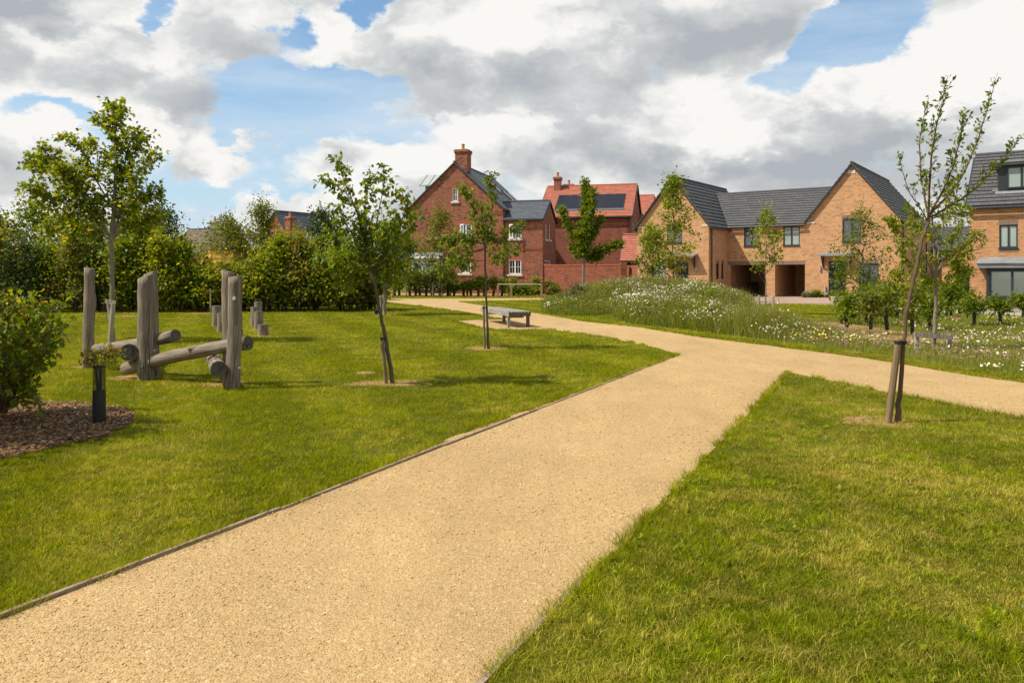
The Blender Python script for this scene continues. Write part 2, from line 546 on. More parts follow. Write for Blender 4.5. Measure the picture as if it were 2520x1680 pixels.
# ------------------------------------------------------------------ ground layout
left_edge = [(-5.05, -2.0), at(0, 1523), at(428, 1352), at(803, 1209), at(1125, 1071), at(1339, 996), at(1500, 938), at(1671, 873)]
lawn_back = [at(*q) for q in ((1620, 857), (1500, 833), (1355, 811), (1270, 812), (1197, 810), (1150, 799), (1116, 790), (1180, 787.5), (1238, 786.5),
                              (1180, 776), (1120, 766), (1030, 752), (956, 744), (860, 741), (640, 739))]
far_edge = [at(*q) for q in ((640, 731), (958, 735), (1150, 734.5), (1340, 733.5), (1480, 731))]
island = [at(*q) for q in ((1480, 734.5), (1340, 738), (1210, 740), (1127, 742), (1185, 751), (1307, 769), (1436, 791), (1577, 806), (1717, 829), (1860, 847),
                           (2050, 871), (2197, 892), (2365, 921), (2520, 943), (2850, 1000), (3300, 1080))]
near_right = [at(*q) for q in ((3300, 1195), (2850, 1100), (2520, 1031), (2306, 991), (2166, 963), (2000, 929))]
right_edge = [at(1941, 917), (1.18, 5.86), at(1195, 1680), (-2.5, -2.0)]
raw = left_edge+lawn_back+far_edge+island+near_right+right_edge
def roughen(poly, step=0.35, amp=0.035, skip=0):
    out = []
    n = len(poly)
    for i in range(n):
        a = np.array(poly[i]); c = np.array(poly[(i+1) % n])
        L = np.linalg.norm(c-a)
        k = max(1, int(L/step)) if L < 60 else 1
        for j in range(k):
            q = a+(c-a)*j/k
            am = amp if j else 0
            out.append((q[0]+random.uniform(-am, am), q[1]+random.uniform(-am, am)))
    return out
PATH = roughen(raw, 0.22, 0.018)

def blob_poly(cx, cy, rx, ry, n=40, wob=0.14, seed=1):
    r = random.Random(seed)
    ph = [r.uniform(0, 6.28) for _ in range(4)]
    P = []
    for i in range(n):
        t = 2*PI*i/n
        k = 1+wob*(math.sin(2*t+ph[0])*.5+math.sin(3*t+ph[1])*.4+math.sin(5*t+ph[2])*.3+math.sin(9*t+ph[3])*.2)+r.uniform(-.03, .03)
        P.append((cx+rx*k*math.cos(t), cy+ry*k*math.sin(t)))
    return P
def gb(u, v, ru, rv, **k):     # soil patch from its outline in the photo
    x, y = at(u, v)
    y0 = at(u, v+rv)[1]; y1 = at(u, v-rv)[1]
    return blob_poly(x, (y0+y1)/2, ru/F*y, (y1-y0)/2, **k)
soils = [gb(957, 943, 92, 9, seed=3, wob=.22), gb(898, 918, 22, 5, seed=4), gb(1200, 857, 55, 6, seed=5), gb(2165, 1038, 96, 14, seed=6, wob=.25),
         gb(325, 930, 60, 7, seed=7), gb(550, 945, 50, 9, seed=8), gb(222, 903, 50, 4, seed=9), gb(942, 774, 26, 2, seed=10),
         gb(640, 826, 30, 2.5, seed=12), gb(640, 810, 30, 2, seed=13), gb(300, 778, 70, 1.6, seed=14), gb(500, 771, 80, 1.4, seed=15)]
MULCH = blob_poly(-6.15, 8.1, 2.12, 1.9, 60, .05, 21)
meadow_poly = [at(*q) for q in ((1336, 772), (1345, 748), (1420, 741), (1600, 741), (1760, 748), (1850, 768), (1890, 790), (1960, 800), (2030, 788), (2100, 779), (2250, 781), (2520, 788), (3000, 800), (3000, 985), (2520, 925), (2365, 903), (2197, 878),
                                (2050, 858), (1860, 833), (1717, 815), (1640, 806), (1560, 798), (1500, 777), (1400, 777))]
shrub_soil = [blob_poly(10.1, 22.9, 2.0, 4.4, 50, .13, 31)]
house_bed = [at(*q) for q in ((955, 727), (1345, 729), (1360, 722), (955, 720))]

def band(x, y):      # the tall weedy strip of the meadow along the path
    d = ((x-4.67)*3.03+(y-24.1))/3.19
    return np.exp(-((d-.85)/.85)**2)*np.clip((29-y)/2.0, 0, 1)*np.clip((y-18.8)/1.8, 0, 1)
def lowpart(x, y):   # short sward right of the shrubs and at the near tip
    return 1-.55*np.clip(np.maximum(np.clip((x-7.6)/1.5, 0, 1)*np.clip((33-y)/3, 0, 1), np.clip((20.5-y)/2.5, 0, 1)), 0, 1)
def height(x, y):
    x = np.asarray(x, dtype=float); y = np.asarray(y, dtype=float)
    a = .74*np.exp(-(((x-7.4)/3.5)**2+((y-37.5)/6.0)**2))
    a += 0.30*np.exp(-(((x-4.0)/2.0)**2+((y-39)/5.0)**2))
    a = np.maximum(a-0.06, 0)
    # swale under the flowers on the right
    s = -0.30*np.exp(-(((x-13.5)/4.0)**2+((y-23.5)/3.6)**2))
    s = np.where(s < -0.03, s+0.03, 0)
    return a+s

# ground sheet
def ground_mat():
    m, b, out = newmat('lawn_ground')
    pos = b.n('ShaderNodeNewGeometry').outputs['Position']
    n1 = b.noise(pos, 0.55, 5, 0.6)
    n2 = b.noise(pos, 3.5, 5, 0.65)
    n3 = b.noise(b.v('MULTIPLY', pos, (1, .6, 1)), 45.0, 4, 0.7)
    c = b.mix(b.mr(n2, 0.3, 0.7), (.05, .06, .004), (.15, .165, .006))
    c = b.mix(b.mr(n1, 0.45, 0.68, 0, .65), c, (.21, .19, .035))
    c = b.v('SCALE', c, b.mr(n3, 0.3, 0.7, 0.6, 1.25))
    principled(b, out, c, .95, .1, bump(b, n3, .8, .03))
ground_mat()
def make_ground():
    xs = np.concatenate([[-900, -300, -120, -60], np.arange(-36, 60, 0.6), [70, 120, 300, 900]])
    ys = np.concatenate([[-300, -60, -15], np.arange(-3, 66, 0.6), [70, 80, 100, 160, 400, 1500]])
    X, Y = np.meshgrid(xs, ys)
    Z = height(X, Y)
    V = np.stack([X.ravel(), Y.ravel(), Z.ravel()], 1)
    nx = len(xs); ny = len(ys)
    i, j = np.meshgrid(np.arange(nx-1), np.arange(ny-1))
    a = (j*nx+i).ravel()
    o = np_mesh('ground', V, np.stack([a, a+1, a+1+nx, a+nx], 1), M['lawn_ground'], smooth=True)
    tag(o, 'mown green lawn rising into a flower mound right of the path', kind='structure')
make_ground()

def sheet(name, poly, z, mat, label, hill=False):
    vs = [Vector((p[0], p[1], 0)) for p in poly]
    tris = tessellate_polygon([vs])
    V = [(p[0], p[1], z+(float(height(p[0], p[1])) if hill else 0)) for p in poly]
    me = bpy.data.meshes.new(name)
    me.from_pydata(V, [], [list(t) for t in tris])
    me.update()
    o = link(name, me, mat)
    bm = bmesh.new(); bm.from_mesh(me)
    for f in bm.faces:
        if f.normal.z < 0: f.normal_flip()
    bm.to_mesh(me); bm.free()
    return tag(o, label, kind='structure')

def gravel_mat():
    m, b, out = newmat('gravel')
    pos = b.n('ShaderNodeNewGeometry').outputs['Position']
    vo = b.n('ShaderNodeTexVoronoi'); b.put(vo.inputs['Vector'], pos); vo.inputs['Scale'].default_value = 95
    vo2 = b.n('ShaderNodeTexVoronoi'); b.put(vo2.inputs['Vector'], pos); vo2.inputs['Scale'].default_value = 38
    bw = b.n('ShaderNodeRGBToBW'); b.put(bw.inputs[0], vo.outputs['Color'])
    bw2 = b.n('ShaderNodeRGBToBW'); b.put(bw2.inputs[0], vo2.outputs['Color'])
    big = b.noise(pos, .8, 4, .6)
    fine = b.noise(pos, 160, 3, .7)
    c = b.mix(b.mr(bw.outputs[0], .2, .8), (.375, .240, .104), (.485, .328, .155))
    c = b.mix(b.mr(bw2.outputs[0], .72, .9, 0, .55), c, (.55, .42, .225))
    c = b.mix(b.mr(bw2.outputs[0], .12, .05, 0, .5), c, (.27, .165, .07))
    trd = b.noise(b.v('MULTIPLY', b.v('ADD', pos, b.v('SCALE', big, .4)), (.9, .25, 1)), 2.2, 5, .65)
    wv = b.m('MULTIPLY', b.m('MULTIPLY', b.mr(big, .3, .7, .92, 1.07), b.mr(trd, .35, .65, .91, 1.07)), b.mr(fine, .3, .7, .84, 1.10))
    c = b.v('SCALE', c, wv)
    hgt = b.m('ADD', b.mr(vo.outputs['Distance'], 0, .6, 1, 0), b.m('MULTIPLY', b.mr(vo2.outputs['Distance'], 0, .6, 1, 0), b.mr(bw2.outputs[0], .6, .85, .1, 2.6)))
    principled(b, out, c, .95, .15, bump(b, hgt, .65, .006))
    m, b, out = newmat('gravel_stone')
    t = b.n('ShaderNodeAttribute', attribute_name='tint').outputs['Fac']
    c = b.mix(t, (.38, .24, .10), (.53, .37, .18))
    c = b.mix(b.mr(t, .93, 1.0, 0, .6), c, (.66, .58, .44))
    principled(b, out, c, .9, .2)
gravel_mat()
sheet('path', PATH, 0.006, M['gravel'], 'pale tan gravel path forking into lanes across the lawn')

def soil_mats():
    m, b, out = newmat('soil')
    pos = b.n('ShaderNodeNewGeometry').outputs['Position']
    n = b.noise(pos, 30, 5, .7); n2 = b.noise(pos, 4, 3, .5)
    c = b.mix(b.mr(n, .3, .7), (.20, .115, .04), (.43, .27, .11))
    c = b.mix(b.mr(n2, .55, .7, 0, .5), c, (.15, .14, .035))
    principled(b, out, c, .95, .1, bump(b, n, 1, .02))
    m, b, out = newmat('mulch')
    pos = b.n('ShaderNodeNewGeometry').outputs['Position']
    v = b.n('ShaderNodeTexVoronoi'); b.put(v.inputs['Vector'], b.v('MULTIPLY', pos, (1, 1.6, 1))); v.inputs['Scale'].default_value = 34
    bw = b.n('ShaderNodeRGBToBW'); b.put(bw.inputs[0], v.outputs['Color'])
    n = b.noise(pos, 3, 4, .6)
    c = b.mix(b.mr(bw.outputs[0], .2, .8), (.075, .034, .014), (.27, .15, .062))
    c = b.mix(b.mr(n, .4, .7, 0, .5), c, (.12, .06, .03))
    principled(b, out, c, .9, .15, bump(b, v.outputs['Distance'], 1, .02))
soil_mats()
for i, s in enumerate(soils):
    sheet('soil_patch', s, 0.004 if i else 0.0045, M['soil'], 'bare earth patch worn into the lawn', False)
sheet('mulch_bed', MULCH, 0.012, M['mulch'], 'brown bark mulch bed under the shrub on the left')
sheet('soil_patch', shrub_soil[0], 0.03, M['soil'], 'brown earth under the young shrubs', True)
sheet('soil_patch', house_bed, 0.01, M['soil'], 'brown planting bed in front of the red house')

def paving():
    m, b, out = newmat('block_paving')
    pos = b.n('ShaderNodeNewGeometry').outputs['Position']
    br = b.n('ShaderNodeTexBrick'); b.put(br.inputs['Vector'], pos)
    br.inputs['Scale'].default_value = 1; br.inputs['Brick Width'].default_value = .22; br.inputs['Row Height'].default_value = .11
    br.inputs['Mortar Size'].default_value = .006
    br.inputs['Color1'].default_value = (.33, .215, .17, 1); br.inputs['Color2'].default_value = (.42, .285, .235, 1)
    br.inputs['Mortar'].default_value = (.2, .16, .13, 1)
    n = b.noise(pos, 1.2, 4, .6)
    principled(b, out, b.v('SCALE', br.outputs['Color'], b.mr(n, .3, .7, .85, 1.12)), .9, .2)
    plain('road_grey', (.26, .245, .235), .95, .15, .14, 2.5)
paving()
sheet('driveway', [at(1700, 745), at(1850, 748), at(1960, 747.5), at(2090, 755), at(2160, 757), (32.0, 48.0), (36.0, 56.0), (22.0, 66.0), (12.0, 62.0), (9.0, 57.0)], 0.008, M['block_paving'], 'pinkish brown block paved driveway before the tan brick houses')
sheet('road', [at(2080, 756), at(2200, 763), at(2330, 770), at(2520, 777), (42.0, 27.0), (60.0, 25.0), (60.0, 40.0), (24.5, 41.5), (21.2, 44.0), (27.0, 50.0), (24.0, 49.8)], 0.012, M['road_grey'], 'grey road and pavement in front of the right hand houses')

# kerb along the road
g = Geo()
kp = [at(2080, 756), at(2200, 763), at(2330, 770), at(2520, 777)]
for a, c in zip(kp[:-1], kp[1:]):
    g.beam((a[0], a[1], .05), (c[0], c[1], .05), .14, .12)
tag(g.build('kerb', M['concrete']), 'pale concrete kerb along the near side of the road', kind='structure')

# ------------------------------------------------------------------ lawn blades
def grass_mat():
    m, b, out = newmat('grass_blade')
    t = b.n('ShaderNodeAttribute', attribute_name='tint').outputs['Fac']
    pos = b.n('ShaderNodeNewGeometry').outputs['Position']
    n1 = b.noise(pos, 0.5, 5, .6)
    n2 = b.noise(pos, 2.2, 5, .65)
    n4 = b.noise(b.v('MULTIPLY', pos, (1, 1, .1)), 9, 5, .75)
    x, y, z = b.sep(pos)
    st = b.m('SINE', b.m('MULTIPLY', b.m('ADD', b.m('MULTIPLY', x, .93), b.m('ADD', b.m('MULTIPLY', y, .37), b.m('MULTIPLY', n1, 1.5))), 3.3))
    st = b.mr(st, -.6, .6, -.5, .5, True)
    g1 = b.mix(t, (.078, .112, .001), (.30, .338, .003))
    dry = b.mix(t, (.24, .185, .018), (.52, .42, .10))
    f = b.mr(b.m('ADD', b.m('ADD', n2, b.m('MULTIPLY', b.m('SUBTRACT', n1, .5), .9)), b.m('MULTIPLY', st, .10)), .47, .76, 0, .55)
    f = b.m('ADD', f, b.mr(t, .88, .93, 0, .55), clamp=True)
    rl = b.mr(b.m('SUBTRACT', x, b.m('MULTIPLY', y, .4675)), -1.5, -1.2, 0.0, 1.0)      # the drier lawn right of the path
    n5 = b.noise(pos, 3.2, 5, .7)
    f = b.m('ADD', f, b.m('MULTIPLY', rl, b.mr(n5, .44, .64, 0.0, .66)), clamp=True)
    g1 = b.mix(b.m('MULTIPLY', b.m('SUBTRACT', 1.0, rl), .35), g1, b.v('MULTIPLY', g1, (1.35, 1.12, 1.0)))
    c = b.mix(f, g1, dry)
    c = b.v('SCALE', c, b.m('MULTIPLY', b.mr(n4, .32, .68, .68, 1.28), b.m('ADD', 1.0, b.m('MULTIPLY', st, .22))))
    p = b.n('ShaderNodeBsdfPrincipled'); b.put(p.inputs['Base Color'], c)
    p.inputs['Roughness'].default_value = .75; p.inputs['Specular IOR Level'].default_value = .05
    tr = b.n('ShaderNodeBsdfTranslucent'); b.put(tr.inputs[0], b.v('MULTIPLY', c, (1.5, 1.4, .5)))
    mx = b.n('ShaderNodeMixShader'); mx.inputs[0].default_value = .35
    b.nt.links.new(p.outputs[0], mx.inputs[1]); b.nt.links.new(tr.outputs[0], mx.inputs[2]); b.nt.links.new(mx.outputs[0], out.inputs[0])
grass_mat()

def blades(x, y, z0, h, w, lean, tint, curved=False):
    n = len(x)
    a = RNG.uniform(0, 2*PI, n)              # width direction
    la = RNG.uniform(0, 2*PI, n)
    lx = np.cos(la)*lean*h; ly = np.sin(la)*lean*h
    wx = np.cos(a)*w/2; wy = np.sin(a)*w/2
    if not curved:
        V = np.zeros((n, 3, 3), np.float32)
        V[:, 0] = np.stack([x-wx, y-wy, z0], 1); V[:, 1] = np.stack([x+wx, y+wy, z0], 1)
        V[:, 2] = np.stack([x+lx, y+ly, z0+h], 1)
        Fc = np.arange(n*3).reshape(n, 3)
        return V.reshape(-1, 3), Fc, np.repeat(tint, 3)
    V = np.zeros((n, 5, 3), np.float32)
    V[:, 0] = np.stack([x-wx, y-wy, z0], 1); V[:, 1] = np.stack([x+wx, y+wy, z0], 1)
    V[:, 2] = np.stack([x+wx*.8+lx*.35, y+wy*.8+ly*.35, z0+h*.62], 1); V[:, 3] = np.stack([x-wx*.8+lx*.35, y-wy*.8+ly*.35, z0+h*.62], 1)
    V[:, 4] = np.stack([x+lx*1.25, y+ly*1.25, z0+h*.95], 1)
    i = np.arange(n)[:, None]*5
    T = np.concatenate([i+[0, 1, 2], i+[0, 2, 3], i+[3, 2, 4]], 1).reshape(-1, 3)
    return V.reshape(-1, 3), T, np.repeat(tint, 5)

def in_view(x, y, m=0.06):
    return (np.abs(x) < (1260/F+m)*y+0.3)
def sample_band(y0, y1, dens):
    W = (1260/F+.06)*y1+.4
    n = int(2*W*(y1-y0)*dens)
    x = RNG.uniform(-W, W, n); y = RNG.uniform(y0, y1, n)
    k = in_view(x, y)
    return x[k], y[k]
LAWNMASK_NEG = [PATH, MULCH, meadow_poly, shrub_soil[0]]
def lawn():
    parts = []
    bands = [(2.6, 4.5, 12500, .031, .0038, True), (4.5, 7, 7800, .032, .0048, True), (7, 11, 4600, .031, .0062, False), (11, 17, 2300, .032, .0095, False),
             (17, 27, 850, .034, .015, False), (27, 44, 300, .036, .024, False), (44, 62, 70, .06, .05, False)]
    off = 0; VV = []; FF = []; TT = []
    for (y0, y1, dens, h, w, cv) in bands:
        x, y = sample_band(y0, y1, dens)
        ok = np.ones(len(x), bool)
        for P in LAWNMASK_NEG:
            ok &= ~inpoly(x, y, P)
        for s in soils:
            ins = inpoly(x, y, s)
            if ins.any():
                sc_ = np.array(s); cc_ = sc_.mean(0); core = inpoly(x, y, cc_+(sc_-cc_)*(.68+.0)); rim = ins & ~core & (vnoise(x, y, .14, 92) > .38); ins = ins & ~rim
            ok &= ~(ins & (RNG.random(len(x)) > .10+.75*(vnoise(x, y, .16, 91) > .58)))
        if y1 > 38:   # keep off the paved and planted far areas
            ok &= ~((x > 8) & (y > 44))
            ok &= ~(y > 61)
        x = x[ok]; y = y[ok]
        n = len(x)
        cl = vnoise(x, y, .33, 3)*.35+vnoise(x, y, .09, 4)*.65 if y1 < 12 else vnoise(x, y, .5, 3)*.5+vnoise(x, y, .2, 4)*.5
        hh = h*(.25+1.3*cl)*RNG.uniform(.6, 1.3, n)
        tint = np.clip(RNG.normal(.5, .2, n)+(cl-.5)*.9, 0, .86)
        dry = RNG.random(n) < .075
        tint[dry] = RNG.uniform(.93, 1, dry.sum())
        hh[dry] *= 1.15
        V, T, t = blades(x, y, height(x, y), hh, w*RNG.uniform(.7, 1.3, n), RNG.uniform(.2, 1.3, n), tint, cv)
        if cv:
            o = np_mesh('grass', V, T, M['grass_blade'], attrs={'tint': t})
            parts.append(o)
        else:
            VV.append(V); FF.append(T+off); TT.append(t); off += len(V)
    # ragged taller fringe along the path edges
    E = []
    for poly in (right_edge[:-1], near_right, left_edge, island[3:], lawn_back[:12]):
        for a, c in zip(poly[:-1], poly[1:]):
            a = np.array(a); c = np.array(c); L = np.linalg.norm(c-a)
            ymid = max(2.5, (a[1]+c[1])/2)
            n = int(L*min(700, 4200/ymid))
            t = RNG.random(n)[:, None]
            q = a+(c-a)*t+RNG.normal(0, .022, (n, 2))
            E.append(q)
    E = np.concatenate(E)
    E = E[(E[:, 1] > 2) & in_view(E[:, 0], E[:, 1])]
    keep = vnoise(E[:, 0], E[:, 1], .22, 9) > .38
    E = E[keep]
    n = len(E)
    wl = np.clip(E[:, 1]*.0009, .0042, .03)
    V, T, t = blades(E[:, 0], E[:, 1], np.zeros(n), RNG.uniform(.03, .085, n), wl, RNG.uniform(.3, 1.4, n), np.clip(RNG.normal(.55, .25, n), 0, 1), False)
    VV.append(V); FF.append(T+off); TT.append(t); off += len(V)
    for o in parts:   # fold the near curved blades into the same object
        me = o.data
        v = np.empty(len(me.vertices)*3, np.float32); me.vertices.foreach_get('co', v)
        li = np.empty(len(me.loops), np.int32); me.loops.foreach_get('vertex_index', li)
        tt = np.empty(len(me.vertices), np.float32); me.attributes['tint'].data.foreach_get('value', tt)
        VV.append(v.reshape(-1, 3)); FF.append(li.reshape(-1, 3)+off); TT.append(tt); off += len(me.vertices)
        bpy.data.objects.remove(o); bpy.data.meshes.remove(me)
    o = np_mesh('grass', np.concatenate(VV), np.concatenate(FF), M['grass_blade'], attrs={'tint': np.concatenate(TT)})
    tag(o, 'short mown green grass with dry yellow patches on both lawns', 'grass', kind='stuff')
lawn()

# broad-leaved weeds (dandelion rosettes) in the near lawn
def weeds():
    VV = []; TT = []; n_r = 1300
    xs, ys = sample_band(2.8, 9, 60)
    ok = ~inpoly(xs, ys, PATH) & ~inpoly(xs, ys, MULCH)
    xs = xs[ok]; ys = ys[ok]
    pick = (vnoise(xs, ys, .8, 77)*.6+vnoise(xs, ys, .25, 78)*.4+.06*(xs > .47*ys-1.6)) > .66
    xs = xs[pick][:n_r]; ys = ys[pick][:n_r]
    Q = []
    for x, y in zip(xs, ys):
        k = random.randint(5, 9); R = random.uniform(.012, .034)
        t0 = random.uniform(0, 6)
        tn = random.uniform(.3, .9)
        for i in range(k):
            a = t0+2*PI*i/k+random.uniform(-.3, .3)
            d = np.array([math.cos(a), math.sin(a)]); s = np.array([-d[1], d[0]])
            w = R*.22; c = np.array([x, y])
            l = R*random.uniform(.7, 1.2)
            zz = random.uniform(.022, .042); pts = [(*(c), .012), (*(c+d*l*.55+s*w), zz), (*(c+d*l), zz*random.uniform(.6, 1.2)), (*(c+d*l*.55-s*w), zz*.9)]
            Q += pts; TT += [tn]*4
    V = np.array(Q, np.float32)
    np_o = np_mesh('lawn_weeds', V, np.arange(len(V)).reshape(-1, 4), M['leaf_lime'], attrs={'tint': TT})
    tag(np_o, 'low broad leaved weeds scattered through the near lawn', 'weeds', kind='stuff')
weeds()

# loose stones on the path near the camera
def stones():
    VV = []; TT = []; off = 0; FF = []
    oct_ = np.array([(1, 0, 0), (0, 1, 0), (-1, 0, 0), (0, -1, 0), (0, 0, 1), (0, 0, -1)], np.float32)
    fc = np.array([(0, 1, 4), (1, 2, 4), (2, 3, 4), (3, 0, 4), (1, 0, 5), (2, 1, 5), (3, 2, 5), (0, 3, 5)])
    for (y0, y1, dens, s0) in ((2.7, 4.5, 6500, .0034), (4.5, 7, 3600, .0042), (7, 12, 1300, .0056), (12, 20, 160, .008)):
        x, y = sample_band(y0, y1, dens)
        k = inpoly(x, y, PATH)
        cl = vnoise(x, y, .5, 31)*.5+vnoise(x, y, 1.7, 32)*.5
        tl = (x-left_edge[0][0])*.9054-(y-left_edge[0][1])*.4246; tr = (x-right_edge[-1][0])*.906-(y-right_edge[-1][1])*.4236
        eg = np.maximum(np.exp(-np.abs(tl)/.10), np.exp(-np.abs(tr)/.16))
        k &= RNG.random(len(x)) < cl*1.4-.2+eg*.9
        x = x[k]; y = y[k]; n = len(x)
        r = s0*RNG.lognormal(0, .45, n); r = np.minimum(r, s0*3.2)
        a = RNG.uniform(0, PI, n); el = RNG.uniform(.6, 1.0, n); fl = RNG.uniform(.45, .8, n)
        b_ = np.repeat(oct_[None], n, 0)*RNG.uniform(.75, 1.25, (n, 6, 1))
        b_[:, :, 0] *= r[:, None]; b_[:, :, 1] *= (r*el)[:, None]; b_[:, :, 2] *= (r*fl)[:, None]
        X = b_[:, :, 0]*np.cos(a)[:, None]-b_[:, :, 1]*np.sin(a)[:, None]+x[:, None]
        Y = b_[:, :, 0]*np.sin(a)[:, None]+b_[:, :, 1]*np.cos(a)[:, None]+y[:, None]
        Z = b_[:, :, 2]+.006+(r*.08)[:, None]
        VV.append(np.stack([X, Y, Z], 2).reshape(-1, 3))
        FF.append((np.arange(n)[:, None, None]*6+fc[None]).reshape(-1, 3)+off); off += n*6
        TT.append(np.repeat(RNG.random(n), 6))
    o = np_mesh('gravel_stones', np.concatenate(VV), np.concatenate(FF), M['gravel_stone'], attrs={'tint': np.concatenate(TT)})
    tag(o, 'loose tan stone chippings scattered over the path surface', 'gravel', kind='stuff')
stones()

# bark chips on the mulch bed
def chips():
    m, b, out = newmat('bark_chip')
    t = b.n('ShaderNodeAttribute', attribute_name='tint').outputs['Fac']
    c = b.mix(t, (.065, .028, .012), (.34, .19, .08)); c = b.mix(b.mr(t, .88, 1, 0, .7), c, (.50, .40, .26))
    principled(b, out, c, .85, .2)
    n = 24000
    x = RNG.uniform(-7.2, -3.7, n); y = RNG.uniform(6.2, 10.3, n)
    k = inpoly(x, y, MULCH); x = x[k]; y = y[k]; n = len(x)
    l = RNG.uniform(.007, .021, n); w = l*RNG.uniform(.3, .7, n); a = RNG.uniform(0, PI, n)
    tl = RNG.normal(0, .45, n); z = RNG.uniform(.016, .04, n)
    dx = np.cos(a)*l; dy = np.sin(a)*l; sx = -np.sin(a)*w; sy = np.cos(a)*w; dz = tl*l*.6
    V = np.stack([np.stack([x-dx-sx, y-dy-sy, z-dz], 1), np.stack([x+dx-sx, y+dy-sy, z+dz], 1), np.stack([x+dx+sx, y+dy+sy, z+dz+.004], 1), np.stack([x-dx+sx, y-dy+sy, z-dz+.004], 1)], 1)
    o = np_mesh('bark_chips', V.reshape(-1, 3), np.arange(n*4).reshape(n, 4), M['bark_chip'], attrs={'tint': np.repeat(RNG.random(n), 4)})
    tag(o, 'brown bark chips covering the planting bed on the left', 'bark chips', kind='stuff')
chips()

# timber edging along both sides of the near path
def edging():
    e = empty('timber_edging', (*at(803, 1209), 0), 0, 'weathered timber edging board along the left side of the gravel path', 'edging')
    ox, oy = at(803, 1209)
    a = np.array(left_edge[0]); c = np.array(left_edge[-1]); L = np.linalg.norm(c-a)
    d = (c-a)/L; nrm = np.array([-d[1], d[0]])
    s = 0.0; i = 0
    while s < L-0.2:
        l = min(3.0 if s < 6 else 2.2, L-s)
        p = a+d*s+nrm*random.uniform(-.012, .012); q = a+d*(s+l-.012)+nrm*random.uniform(-.012, .012)
        dz = random.uniform(-.006, .003)-.010-min(.012, max(0, p[1]-3.0)*.006)
        g = Geo(); g.beam((p[0]-ox, p[1]-oy, -.007+dz), (q[0]-ox, q[1]-oy, -.007+dz+random.uniform(-.008, .008)), .026, .10)
        g.build('board', M['edging_wood'], e, bevel=.004)
        s += l
    p0 = np.array(right_edge[-1]); p1 = np.array(at(1425, 1425))
    e2 = empty('timber_edging', (p1[0], p1[1], 0), 0, 'sunken timber edging board beside the path at the lower right lawn', 'edging')
    g = Geo(); d = (p1-p0)/np.linalg.norm(p1-p0)
    g.beam((p0[0]-p1[0]+.02, p0[1]-p1[1], -.015), (.02, 0, -.022), .036, .07)
    g.build('board', M['edging_wood'], e2, bevel=.004)
edging()

# ------------------------------------------------------------------ foliage
def leaf_mesh(name, C, ax, nr, ln, wd, tint, mat, parent, fold=.22):
    """C centre(base) positions, ax unit axis, nr unit normal"""
    n = len(C)
    sd_ = np.cross(ax, nr); sd_ /= (np.linalg.norm(sd_, axis=1, keepdims=True)+1e-9)
    ln = ln[:, None]; wd = wd[:, None]
    b0 = C; t0 = C+ax*ln-nr*ln*.12
    m0 = C+ax*ln*.45
    l0 = m0+sd_*wd*.5+nr*wd*fold; r0 = m0-sd_*wd*.5+nr*wd*fold
    V = np.stack([b0, l0, t0, r0], 1).reshape(-1, 3)
    i = np.arange(n)[:, None]*4
    T = np.concatenate([i+[0, 1, 2], i+[0, 2, 3]], 1).reshape(-1, 3)
    return np_mesh(name, V, T, mat, parent, {'tint': np.repeat(tint, 4)})
def unit(v):
    return v/(np.linalg.norm(v, axis=1, keepdims=True)+1e-9)
def rdir(n, r=RNG):
    return unit(r.normal(0, 1, (n, 3)))

def interp_poly(pts, k=4):
    """resample a polyline with soft wiggle"""
    P = np.array(pts, float); out = [P[0]]
    for a, c in zip(P[:-1], P[1:]):
        for j in range(1, k+1):
            out.append(a+(c-a)*j/k)
    out = np.array(out)
    for _ in range(2):
        out[1:-1] = (out[:-2]+2*out[1:-1]+out[2:])/4
    return out

